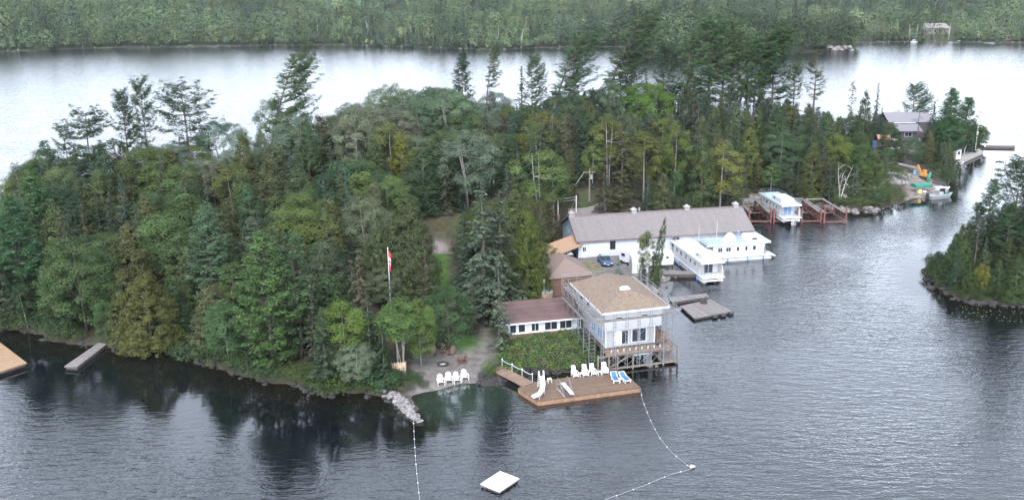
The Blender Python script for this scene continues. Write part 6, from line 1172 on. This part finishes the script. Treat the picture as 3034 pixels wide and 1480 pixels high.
c = adirondack(REDC); q = GT(1359,1078); c.location = (q[0], q[1], hz(q[0], q[1])+.02); c.rotation_euler = (0,0,-1.3); c.scale = (1.15,1.15,1.15); tag(c, "dark red chair on the sand beside the fire pit", "chair")
def boulder(c, r, rng, mb): 
    b = len(mb.v); mb.ball(c, (r*rng.uniform(.7,1.2), r*rng.uniform(.7,1.2), r*rng.uniform(.5,.85)), 7, 4)
    for i in range(b, len(mb.v)): v = np.array(mb.v[i]) - c; mb.v[i] = tuple(np.array(c) + v*(1 + .22*math.sin(v[0]*7/r + c[0]*3) * math.cos(v[1]*6/r + c[1]*5)))
rng = np.random.default_rng(8)
q = GT(1312,1081); t = empty("fire_pit", (q[0], q[1], hz(q[0], q[1])), 0, "round stone fire pit with ash on the sand", "fire pit"); s = MB()
for k in range(14): f = 6.283*k/14; boulder((.62*math.cos(f), .62*math.sin(f), .12), .19, rng, s)
s.out("stone_ring", ROCKDARK, t); MB().tube([(0,0,.0),(0,0,.06)], [.5,.4], 12).out("ash", mat("ash", (.32,.30,.29), .95, .5, 5), t)
q = GT(1183,1116); t = empty("firewood_stack", (q[0], q[1], hz(q[0], q[1])-.05), .25, "tall stack of pale split firewood at the edge of the beach", "firewood"); s = MB()
FIREW = mat("split_wood", (.48,.36,.26), .9, .45, 5)
for i in range(7):
    for j in range(9): x = -.72+i*.24+rng.uniform(-.03,.03); z = .13+j*.2+rng.uniform(-.02,.02); s.tube([(x,-.25+rng.uniform(-.06,.02),z),(x,.25,z)], rng.uniform(.085,.12), 6)
s.out("split_logs", FIREW, t); MB().box(-.9,.9,-.3,.3,0,.05).bar((-.88,0,0),(-.88,0,2.0),.1).bar((.88,0,0),(.88,0,2.0),.1).out("rack", TIMBERP, t)
q = GT(1159,935); t = empty("flagpole", (q[0], q[1], hz(q[0], q[1])-.3), 0, "white flagpole with a limp red and white maple leaf flag", "flagpole"); zb = hz(q[0], q[1])-.3
HP = 0
for h_ in np.arange(4, 20, .1):
    if project((q[0], q[1], zb+h_))[1] < 737: HP = h_; break
MB().tube([(0,0,0),(0,0,HP)], [.09,.05], 8).out("pole", WHITE, t); MB().ball((0,0,HP+.08), .1).out("finial", WHITE, t)
def limp(z0, z1, m, name, par, seed, y0=-.02):
    s = MB(); N, K = 9, 8; vs = []
    for i in range(N):
        u = i/(N-1); z = z0 + (z1-z0)*u
        for k in range(K):
            v = k/(K-1); vs.append((.06 + (.36*v**1.1)*(.85+.18*math.sin(z*2.2)), y0 + .13*math.sin(v*11 + z*1.6)*v, z - .45*v*v))
    fs = [(i*K+k, i*K+k+1, (i+1)*K+k+1, (i+1)*K+k) for i in range(N-1) for k in range(K-1)]
    o = s.add(vs, fs).out(name, m, par, smooth=True); sol = o.modifiers.new("thick", 'SOLIDIFY'); sol.thickness = .015; return o
FL = HP - .35; fo = limp(FL-.85, FL, REDP, "flag", t, 1); limp(FL-1.85, FL-.853, WHITE, "white_band", fo, 1); limp(FL-2.65, FL-1.853, REDP, "red_band", fo, 1)
leafp = [(0,.5),(.07,.3),(.2,.36),(.16,.12),(.32,.2),(.42,.05),(.3,-.08),(.34,-.16),(.08,-.22),(.03,-.42),(-.03,-.42),(-.08,-.22),(-.34,-.16),(-.3,-.08),(-.42,.05),(-.32,.2),(-.16,.12),(-.2,.36),(-.07,.3)]
MB().prism([(.21+u*.32, FL-1.5+v*.7) for u, v in leafp], 'y', -.19, -.175).out("maple_leaf_emblem", REDP, fo)

# ---- rocks
def rocks(name, label, pts, m, r, seed, kind="stuff"):
    rng = np.random.default_rng(seed); s = MB()
    for x, y, z in pts: boulder((x, y, z), rng.uniform(*r), rng, s)
    return tag(s.out(name, m), label, None, None, kind)
rng = np.random.default_rng(14); pts = []
for k in range(330):
    u, v = rng.uniform(0,1), rng.normal(0,.5); X = 1168 + 64*u + 30*v*(1.1-.5*u); Y = 1168 + 70*u + 10*v; q = G(X, Y, .3); pts.append((q[0], q[1], max(.05, hz(q[0], q[1])) + rng.uniform(-.05,.35)*(1-.3*u)))
rocks("rubble", "pale broken rubble running from the beach into the water", pts, ROCKPALE, (.14,.36), 3)
def along(poly, i0, i1, n, off, seed):
    rng = np.random.default_rng(seed); P = np.array(poly[i0:i1+1]); L = np.hypot(*np.diff(P, axis=0).T); c = np.concatenate([[0], np.cumsum(L)]); out = []
    for _ in range(n):
        u = rng.uniform(0, c[-1]); k = min(np.searchsorted(c, u, 'right')-1, len(L)-1); q = P[k] + (P[k+1]-P[k])*((u-c[k])/L[k]); q = q + rng.normal(0, off, 2); out.append((q[0], q[1], max(-.1, hz(*q)) + rng.uniform(-.05,.15)))
    return out
rocks("shore_rocks", "dark stones scattered along the front waterline", along(ISLAND, 1, 16, 60, .4, 1) + along(ISLAND, 22, 26, 90, .55, 2), ROCKDARK, (.15,.5), 4)
rng = np.random.default_rng(77); rocks("bridge_boulders", "dark boulders at the foot of the footbridge", [(*G(1420+rng.uniform(0,72), 1112+rng.uniform(-8,22), .2)[:2], rng.uniform(0,.35)) for _ in range(60)], ROCKDARK, (.2,.55), 15)
rocks("point_rocks", "grey boulders along the rocky point and channel", along(ISLAND, 40, 46, 120, .6, 3) + along(ISLAND, 30, 37, 90, .5, 5), ROCK, (.25,.8), 5)
rocks("islet_rocks", "dark rocks rimming the islet", along(ISLET, 0, 7, 80, .5, 6), ROCKDARK, (.25,.75), 6)
rng = np.random.default_rng(23)
def bed(poly, n, z=1.0): P = np.array([G(x, y, z)[:2] for x, y in poly]); return [(x, y, hz(x, y)+.1) for x, y in in_area([tuple(p) for p in P])(rng, n)]
rocks("pale_outcrop", "pale weathered rock outcrop on the wooded point", bed(((2585,510),(2690,506),(2695,532),(2600,536)), 130, 2.0) + bed(((2560,560),(2600,556),(2605,575),(2565,580)), 26), ROCKPALE, (.4,.95), 7)
rocks("bank_boulders", "pale boulders on the bank behind the boat lifts", bed(((2195,585),(2255,580),(2260,593),(2195,596)), 46), ROCKPALE, (.3,.7), 9)
rocks("yard_edge_rocks", "broken stones at the yard's edge below the trailer", bed(((1915,835),(1968,808),(1972,820),(1930,845)), 60), ROCK, (.2,.5), 10)
# ---- old docks
def deck_poly(pts, z, th, name, label, m, cat, rz, floats=True):
    o0 = np.array(pts[0]); loc = [rot2(np.array(p)-o0, -rz) for p in pts]; t = empty(name, (*o0, 0), rz, label, cat)
    MB().slab([(x, y, z) for x, y in loc], th).out("deck", m, t); c = np.mean(loc, 0); MB().slab([((x-c[0])*.94+c[0], (y-c[1])*.94+c[1], z-th-.003) for x, y in loc], .35).out("float_frame", DARKWOOD, t); return t
P_ = lambda pts, z: [tuple(G(x, y, z)[:2]) for x, y in pts]
d = P_(((2056,941),(2168,921),(2105,886),(2016,905)), .45); deck_poly(d, .45, .15, "floating_dock", "grey weathered float dock at the outer end of the old dock", GREYWOOD, "dock", ang(d[0], d[1]))
d = P_(((1990,893),(2100,877),(2092,868),(1982,881)), .5); deck_poly(d, .5, .15, "plank_walkway", "long narrow weathered walkway leading to the grey float dock", GREYWOOD, "dock", ang(d[0], d[1]))
q = G(2085,896,.5); o = MB().tube([(.45*math.cos(k*6.283/14), .45*math.sin(k*6.283/14), 0) for k in range(15)], .13, 6, False).out("tyre", BLACK); o.location = (q[0], q[1], .62); tag(o, "black tyre lying on the old grey dock", "tyre")
for k, (X, Y) in enumerate(((2118,938),(2142,934),(2166,928))):
    q = G(X, Y, .25); o = MB().tube([(-.35,0,0),(.35,0,0)], .24, 8).out("tyre_bumper", BLACK); o.location = q; o.rotation_euler = (0,0,ang(d[0], d[1])); tag(o, "black tyre bumper along the grey float dock's edge", "tyre", "tyre bumpers on the float dock")
d = P_(((1966,812),(2070,812),(2055,802),(1966,800)), .6); deck_poly(d, .6, .2, "mooring_dock", "weathered dock between the trailer and the moored houseboat", GREYWOODL, "dock", ang(d[0], d[1]))
d = P_(((-60,1120),(80,1074),(0,1013),(-120,1050)), .6); deck_poly(d, .6, .2, "plank_float", "new tan plank float cut by the photo's edge", NEWWOOD, "dock", ang(d[0], d[1]))
d = P_(((190,1084),(226,1087),(316,1018),(292,1014)), .5); t = deck_poly(d, .5, .16, "plank_dock", "narrow grey plank dock reaching out from the shady shore", GREYWOOD, "dock", ang(d[0], d[3]))
# ---- swim raft and buoy lines
r4 = [np.array(G(x, y, .38)[:2]) for x, y in ((1422,1431),(1480,1454),(1533,1412),(1473,1390))]; a = ang(r4[0], r4[1]); t = empty("swim_raft", (*r4[0], 0), a, "square white swim raft floating in the bay", "raft")
RW, RL = float(np.hypot(*(r4[1]-r4[0]))), float(np.hypot(*(r4[3]-r4[0]))); MB().box(0,RW,0,RL,.22,.38).out("deck", WHITE, t, bevel=.03); MB().box(.1,RW-.1,.1,RL-.1,-.2,.217).out("float_base", DARKWOOD, t)
MB().bar((.2,-.05,-.5),(.2,-.05,.55),.04).bar((.65,-.05,-.5),(.65,-.05,.55),.04).bar((.2,-.05,.55),(.2,.25,.40),.04).bar((.65,-.05,.55),(.65,.25,.40),.04).bar((.2,-.05,-.1),(.65,-.05,-.1),.03).bar((.2,-.05,.15),(.65,-.05,.15),.03).out("ladder", STEEL, t)
def buoy_line(name, pts, n, label, end=None):
    P = np.array(pts); L = np.hypot(*np.diff(P[:, :2], axis=0).T); c = np.concatenate([[0], np.cumsum(L)]); f = lambda u: np.array([np.interp(u*c[-1], c, P[:, k]) for k in range(3)])
    t = empty(name, tuple(P[0]), 0, label, "buoy line"); MB().tube([f(u)-P[0] for u in np.linspace(0,1,40)], .014, 5).out("rope", LINE, t)
    fl_ = MB().ball((0,0,0), (.07,.07,.065), 8, 5)
    fo = None
    for k in range(n):
        q = f((k+.6)/n) - P[0]
        if fo is None: fo = fl_.out("float", GEL, t, smooth=True)
        else: fo = fo.copy(); COL.objects.link(fo)
        fo.location = tuple(q)
    return t
g3 = lambda x, y, z=.04: tuple(G(x, y, z))
buoy_line("buoy_line", [(*D1, .55), g3(1903,1180), g3(1915,1215), g3(1932,1254), g3(1952,1292), g3(1985,1335), g3(2050,1388)], 9, "white float line running from the dock corner out to the marker buoy")
buoy_line("buoy_line", [g3(2047,1388), g3(1985,1405), g3(1900,1440), g3(1800,1476), g3(1700,1510)], 7, "white float line running from the marker buoy out of the picture")
buoy_line("buoy_line", [g3(1225,1240), g3(1227,1290), g3(1232,1370), g3(1240,1450), g3(1246,1500)], 10, "white float line running straight out from the rubble rocks")
q = G(2053,1386,0); t = empty("marker_buoy", (q[0], q[1], 0), .5, "white marker buoy at the bend of the float line", "buoy"); MB().tube([(-.3,.1,.12),(-.1,.1,.2),(.3,.05,.1)], [.12,.2,.1], 8).out("float", GEL, t, smooth=True); MB().bar((-.2,.1,.3),(-.35,.15,.55),.04).out("handle", REDP, t)

# ---- channel landing: barge, work boats, machines
def hull(mb, L, W, z0, z1): return mb.add([(0,-W/2,z1),(0,W/2,z1),(L*.72,W/2,z1+.05),(L,0,z1+.25),(L*.72,-W/2,z1+.05),(.1,-W*.36,z0),(.1,W*.36,z0),(L*.68,W*.34,z0),(L*.9,0,z0+.15),(L*.68,-W*.34,z0)], [(0,1,2,3,4),(5,9,8,7,6),(0,5,6,1),(1,6,7,2),(2,7,8,3),(3,8,9,4),(4,9,5,0)])
q = G(2706,584,0); t = empty("barge", (q[0], q[1], 0), .25, "work barge with a green canvas canopy at the landing", "barge"); MB().box(0,5.6,0,2.6,.1,.55).out("hull", GREYWOODL, t); MB().box(.1,5.5,.1,2.5,-.3,.097).out("float", DARKWOOD, t)
MB().prism([(.2,2.0),(.2,2.5),(1.3,2.8),(2.4,2.5),(2.4,2.0)], 'x', .6, 4.6).out("canopy", GREEN, t)
for x in (.8,4.4):
    for y in (.3,2.3): MB().bar((x,y,.55),(x,y,2.1),.06).out("canopy_post", STEEL, t)
MB().box(1.6,2.4,.5,1.3,.553,1.5).out("crate", mat("yellow_crate", (.65,.50,.18), .6), t, bevel=.03); MB().box(2.8,3.7,.6,1.6,.553,1.1).out("box", GEL, t)
q = G(2752,590,0); t = empty("work_boat", (q[0], q[1]+.3, 0), .35, "aluminium work boat with a white hardtop and dark outboard", "boat"); hull(MB(), 6.6, 2.5, -.15, .75).out("hull", GREYMETAL, t)
MB().box(1.7,4.0,-.95,.95,2.35,2.45).out("hardtop", GEL, t, bevel=.03)
for x in (1.9,3.8):
    for y in (-.85,.85): MB().bar((x,y,.78),(x,y,2.35),.06).out("top_post", GREYMETAL, t)
MB().box(3.6,3.66,-.8,.8,1.3,2.25).out("windshield", GLASS, t); MB().box(2.4,3.5,-.6,.6,.8,1.5).out("console", GREYMETAL, t, bevel=.05); MB().box(4.3,5.2,-.5,.5,.85,1.15).out("bow_locker", GREEN, t); MB().box(-.6,-.02,-.25,.25,.1,1.35).out("outboard_motor", BLACK, t, bevel=.06); MB().tube([(5.2,.3,.8),(5.7,.5,3.9)], .04, 5).out("aerial", TIMBERP, t)
q = G(2760,566,.2); t = empty("pontoon_boat", (q[0], q[1], .1), .3, "dark-topped boat drawn up behind the aluminium work boat", "boat"); hull(MB(), 5.0, 2.2, -.1, .6).out("hull", GEL, t); MB().box(.6,3.2,-1.0,1.0,1.75,1.9).out("canopy", BLACK, t, bevel=.03)
for x in (.8,3.0):
    for y in (-.9,.9): MB().bar((x,y,.6),(x,y,1.78),.05).out("canopy_post", STEEL, t)
q = GT(2738,530); t = empty("excavator", (q[0], q[1], hz(q[0], q[1])), 2.2, "yellow excavator with raised arm on the landing track", "excavator"); t.scale = (.8,.8,.8); MB().prism([(-1.1,.1),(1.1,.1),(1.3,.35),(1.1,.65),(-1.1,.65),(-1.3,.35)], 'y', -.95, -.5).out("track", BLACK, t); MB().prism([(-1.1,.1),(1.1,.1),(1.3,.35),(1.1,.65),(-1.1,.65),(-1.3,.35)], 'y', .5, .95).out("track", BLACK, t)
MB().box(-1.2,.9,-.8,.8,.7,1.4).out("body", YELLOW, t, bevel=.06); cb = MB().box(-.2,.8,-.75,.05,1.404,2.5).out("cab", YELLOW, t, bevel=.05); MB().box(.803,.83,-.65,-.05,1.6,2.35).out("pane", GLASS, cb)
MB().bar((.8,.35,1.3),(2.2,.35,3.8),.3,.36).out("boom", YELLOW, t); MB().bar((2.2,.35,3.8),(3.2,.35,1.9),.24,.28).out("stick", YELLOW, t); MB().prism([(2.9,1.0),(3.5,1.1),(3.4,1.8),(3.0,1.9)], 'y', 0, .7).out("bucket", YELLOW, t)
q = GT(2716,512); t = empty("boat_trailer", (q[0], q[1], hz(q[0], q[1])), 2.05, "silver open boat on a tilted yellow trailer by the track", "boat trailer"); hull(MB(), 6.2, 1.9, .55, 1.15).out("hull", STEEL, t); MB().box(.6,4.6,-.6,.6,1.19,1.24).out("bench", TIMBERP, t); MB().bar((-.3,-.7,.5),(6.8,0,.45),.12).bar((-.3,.7,.5),(6.8,0,.45),.12).out("frame", YELLOW, t)
for y in (-1.0,1.0): MB().tube([(1.8,y-.1,.35),(1.8,y+.1,.35)], .35, 10).out("wheel", BLACK, t)
q = G(2748,540,.8); o = MB().tube([(-.1,0,0),(0,0,.5),(.25,0,1.6),(.45,0,2.3),(.5,0,2.6)], [.05,.4,.42,.25,.03], 8).out("canoe", GREEN, smooth=True); o.location = (q[0], q[1], .75); tag(o, "green canoe stood on end beside the excavator", "canoe")
q = GT(2709,518); o = MB().tube([(0,0,0),(0,0,.1),(0,0,.9),(0,0,1.0)], [.3,.34,.34,.3], 10).out("barrel", BLUE); o.location = (q[0], q[1], hz(q[0], q[1])); tag(o, "blue barrel beside the silver boat on its trailer", "barrel")
# ---- grey-roofed house, cabin, shed and dock at the tip
q = G(2633,362,8.8); a = .05; t = empty("house", (q[0], q[1], 2.8), a, "grey-roofed house half hidden in the trees at the tip", "house"); HLn = 12.5
MB().box(.4,HLn-.4,.4,8.6,1.5,5.9).out("wall", mat("dark_stained_wall", (.07,.06,.06), .8), t); r = MB().slab([(0,0,6.0),(HLn,0,6.0),(HLn,4.5,8.0),(0,4.5,8.0)], .15).slab([(0,4.502,8.0),(HLn,4.502,8.0),(HLn,9,6.0),(0,9,6.0)], .15).out("roof", SLATE, t); MB().box(1.5,7.5,-.12,.0,5.7,5.88).out("fascia", WHITE, r); MB().tube([(4.0,5.0,7.4),(4.0,5.0,8.6)], .15, 8).out("flue", GREYMETAL, r)
MB().slab([(1.4,-3.6,4.2),(8.0,-4.2,4.2),(8.0,-.02,5.5),(.6,-.02,5.5)], .15).out("porch_roof", SLATE, t); MB().box(2.5,7.4,-3.2,.38,1.5,4.1).out("porch_wall", mat("porch_wall", (.05,.05,.055), .8), t); window(t, 3.4, 5.4, 2.6, 3.8, -3.2, -1, GLASS, WHITE, 1)
q = G(2602,413,5.6); t = empty("cabin", (q[0], q[1], 1.8), .03, "small cabin with a copper-brown roof above the point", "cabin"); MB().box(.2,3.2,.2,3.0,1.0,3.75).out("wall", TIMBER, t); MB().slab([(0,0,3.8),(3.5,0,3.8),(3.5,1.6,4.8),(0,1.6,4.8)], .12).slab([(0,1.602,4.8),(3.5,1.602,4.8),(3.5,3.2,3.8),(0,3.2,3.8)], .12).out("roof", mat("copper_roof", (.42,.24,.15), .7, .1, 3), t); window(t, .8, 1.9, 2.2, 3.3, .2, -1, GLASS, WHITE, 0)
MB().box(-1.7,-.05,-.3,2.4,1.2,3.3).out("blue_tarp_side", mat("blue_tarp", (.05,.09,.17), .6), t)
q = G(2832,470,1.0); t = empty("white_shed", (q[0], q[1], .7), .55, "narrow white shed at the head of the tip dock", "shed"); MB().box(0,2.0,0,2.2,0,2.7).out("wall", WHITE, t); MB().slab([(-.2,-.2,2.75),(2.2,-.2,2.75),(2.2,2.4,3.2),(-.2,2.4,3.2)], .1).out("roof", BLACK, t); window(t, .4, 1.5, 1.2, 2.2, 0, -1, GLASS, WHITE, 0)
d = P_(((2838,484),(2915,450),(2900,440),(2850,462)), .7); deck_poly(d, .7, .5, "concrete_dock", "pale concrete dock running along the tip of the island", CONCRETE, "dock", ang(d[0], d[1]))
q = G(2842,492,0); t = empty("moored_skiff", (q[0], q[1]+.5, 0), 1.0, "small dark-engined skiff tied below the white shed", "boat"); hull(MB(), 4.2, 1.6, -.1, .5).out("hull", GEL, t); MB().box(-.4,-.02,-.2,.2,0,.95).out("outboard_motor", BLACK, t, bevel=.05); MB().box(1.2,1.6,-.6,.6,.56,.6).out("bench", GREYMETAL, t)
q0, q1 = G(2856,458,1), G(2881,440,1); t = empty("davit_arch", (q0[0], q0[1], .7), ang(q0, q1), "curved grey pipe arch standing on the concrete dock", "arch"); l = math.hypot(q1[0]-q0[0], q1[1]-q0[1]); MB().tube([(0,0,0),(.1,0,1.6),(l*.25,0,2.8),(l*.6,0,3.3),(l,0,3.4),(l+.05,0,0)], .12, 7).out("pipe", STEEL, t)
d = P_(((2920,436),(3008,437),(3008,431),(2920,430)), .5); deck_poly(d, .5, .2, "boardwalk", "long low boardwalk reaching into the lake from the tip", DARKWOOD, "dock", ang(d[0], d[1]))
q = GT(2640,445); o = hull(MB(), 3.6, 1.5, .1, .5).out("upturned_rowboat", GEL); o.location = (q[0], q[1], hz(q[0], q[1])+.1); o.rotation_euler = (math.pi, 0, .4); o.location.z += .6; tag(o, "pale upturned rowboat below the copper-roofed cabin", "rowboat")

# ---- far shore: cottages, boathouse, moored boats
def far_house(X0, X1, Y, z, hw, hr, dep, label, wall, roof, name="cottage"):
    p, q = G(X0, Y, 0)[:2], G(X1, Y, 0)[:2]; g = float(far_h(np.array([p[0]]), np.array([p[1]+z]))[0]); L = q[0]-p[0]; t = empty(name, (p[0], p[1]+z, g), 0, label, name); MB().box(0,L,0,dep,-1,hw).out("wall", wall, t)
    MB().slab([(-.6,-.6,hw),(L+.6,-.6,hw),(L-2,dep/2,hw+hr),(2,dep/2,hw+hr)], .2).slab([(2,dep/2+.003,hw+hr),(L-2,dep/2+.003,hw+hr),(L+.6,dep+.6,hw),(-.6,dep+.6,hw)], .2).out("roof", roof, t); MB().prism([(.4,hw-.002),(dep-.4,hw-.002),(dep/2,hw+hr-.4)], 'x', .1, .3).out("gable", wall, t)
    n = max(1, int(L/3.2))
    for k in range(n): x = 1+(L-2)*k/n; window(t, x, x+1.4, hw*.35, hw*.8, 0, -1, GLASS, WHITE, 0, .1)
    return t
PALEROOF = mat("pale_grey_roof", (.17,.155,.145), .8, .15, 1); PINK = mat("pinkish_boards", (.30,.19,.155), .8, .1, 1)
far_house(2742, 2822, 116, 6.0, 4.6, 3.2, 10, "long grey-roofed lakeside cottage on the far shore", mat("grey_beige_wall", (.15,.135,.12), .8, .1, 1), PALEROOF, "cottage")
far_house(2977, 2995, 124, -1.0, 3.0, 1.8, 6, "little pinkish boathouse on the far waterline", PINK, PINK, "boathouse")
far_house(2212, 2262, 138, 12, 6.6, 2.6, 8, "pale cottage mostly hidden by trees on the wooded point", mat("pale_wall", (.28,.27,.26), .8, .1, 1), PALEROOF, "cottage")
for k, (X, Y, L, l, hh) in enumerate(((2698,126,7,"white cruiser moored at the far shore beside the cottage",2.6),(2836,124,8,"low white boat moored east of the far cottage",1.2),(2708,121,5,"white covered boat behind the moored cruiser",2.2))):
    q = G(X, Y, 0); t = empty("moored_boat", (q[0], q[1], 0), .1*k, l, "boat", "boats moored at the far shore"); t.scale = (.7,.7,.7); hull(MB(), L, 2.6, -.1, .9).out("hull", GEL, t); MB().box(L*.25,L*.6,-.9,.9,.95,hh).out("cabin", GEL, t, bevel=.1); MB().box(L*.26,L*.59,-.93,-.903,hh*.6,hh*.85).out("cabin_window", GLASS, t)
q = G(2500,150,0); rocks("point_boulders", "grey boulders at the end of the wooded point", [(q[0]+rng.uniform(-9,6), q[1]+rng.uniform(-2,9), rng.uniform(0,2.2)) for _ in range(70)], ROCKPALE, (.8,2.0), 12)
pts = [(float(x), float(np.interp(x, fx, fy)) + rng.uniform(-.5,2.5), rng.uniform(0,.6)) for x in rng.uniform(-330,320,150)]; rocks("far_shore_rocks", "stones along the far waterline", pts, ROCK, (.3,.9), 13)
s = MB(); rngd = np.random.default_rng(31)
for k in range(46):                                    # pale dead trunks among the far woods
    x = rngd.uniform(-320, 300); y = float(np.interp(x, fx, fy)) + rngd.uniform(2, 60); z = float(far_h(np.array([x]), np.array([y]))[0]); h_ = rngd.uniform(6, 13); lx = rngd.normal(0, 1.2); s.tube([(x,y,z),(x+lx*.4,y-1,z+h_*.6),(x+lx,y-1.5,z+h_)], [.28,.2,.08], 5); s.tube([(x+lx*.3,y-.8,z+h_*.5),(x+lx*.3+rngd.normal(0,1.5),y-2,z+h_*.75)], [.12,.05], 4)
tag(s.out("far_bare_trunks", DEADWOOD), "pale bare trunks standing in the far woods", None, None, "stuff")
# ---- lily pads off the islet
rng = np.random.default_rng(17); V = []
s = MB()
for k in range(110):
    X, Y = rng.uniform(2800,3060), rng.uniform(905,955); q = G(X, Y, .0); r = rng.uniform(.05,.11); s.add([(q[0]+r*math.cos(f), q[1]+r*math.sin(f), .03) for f in np.linspace(0,6.283,8)[:-1]], [tuple(range(7))])
tag(s.out("lily_pads", mat("lily_leaf", (.17,.18,.11), .4, .3, 3)), "small pale lily pads scattered off the islet", None, None, "stuff")

# ---- the air: thin even haze over the whole scene, below the sky
hm = bpy.data.materials.new("haze"); hm.use_nodes = True; hm.node_tree.nodes.remove(hm.node_tree.nodes["Principled BSDF"])
pv = hm.node_tree.nodes.new("ShaderNodeVolumePrincipled"); pv.inputs["Color"].default_value = (0.92, 0.95, 1.0, 1); pv.inputs["Density"].default_value = 0.00004; pv.inputs["Anisotropy"].default_value = 0.1
hm.node_tree.links.new(pv.outputs[0], hm.node_tree.nodes["Material Output"].inputs["Volume"])
tag(MB().box(-2600, 2600, -1200, 3200, -6, 170).out("haze", hm), kind="stuff")
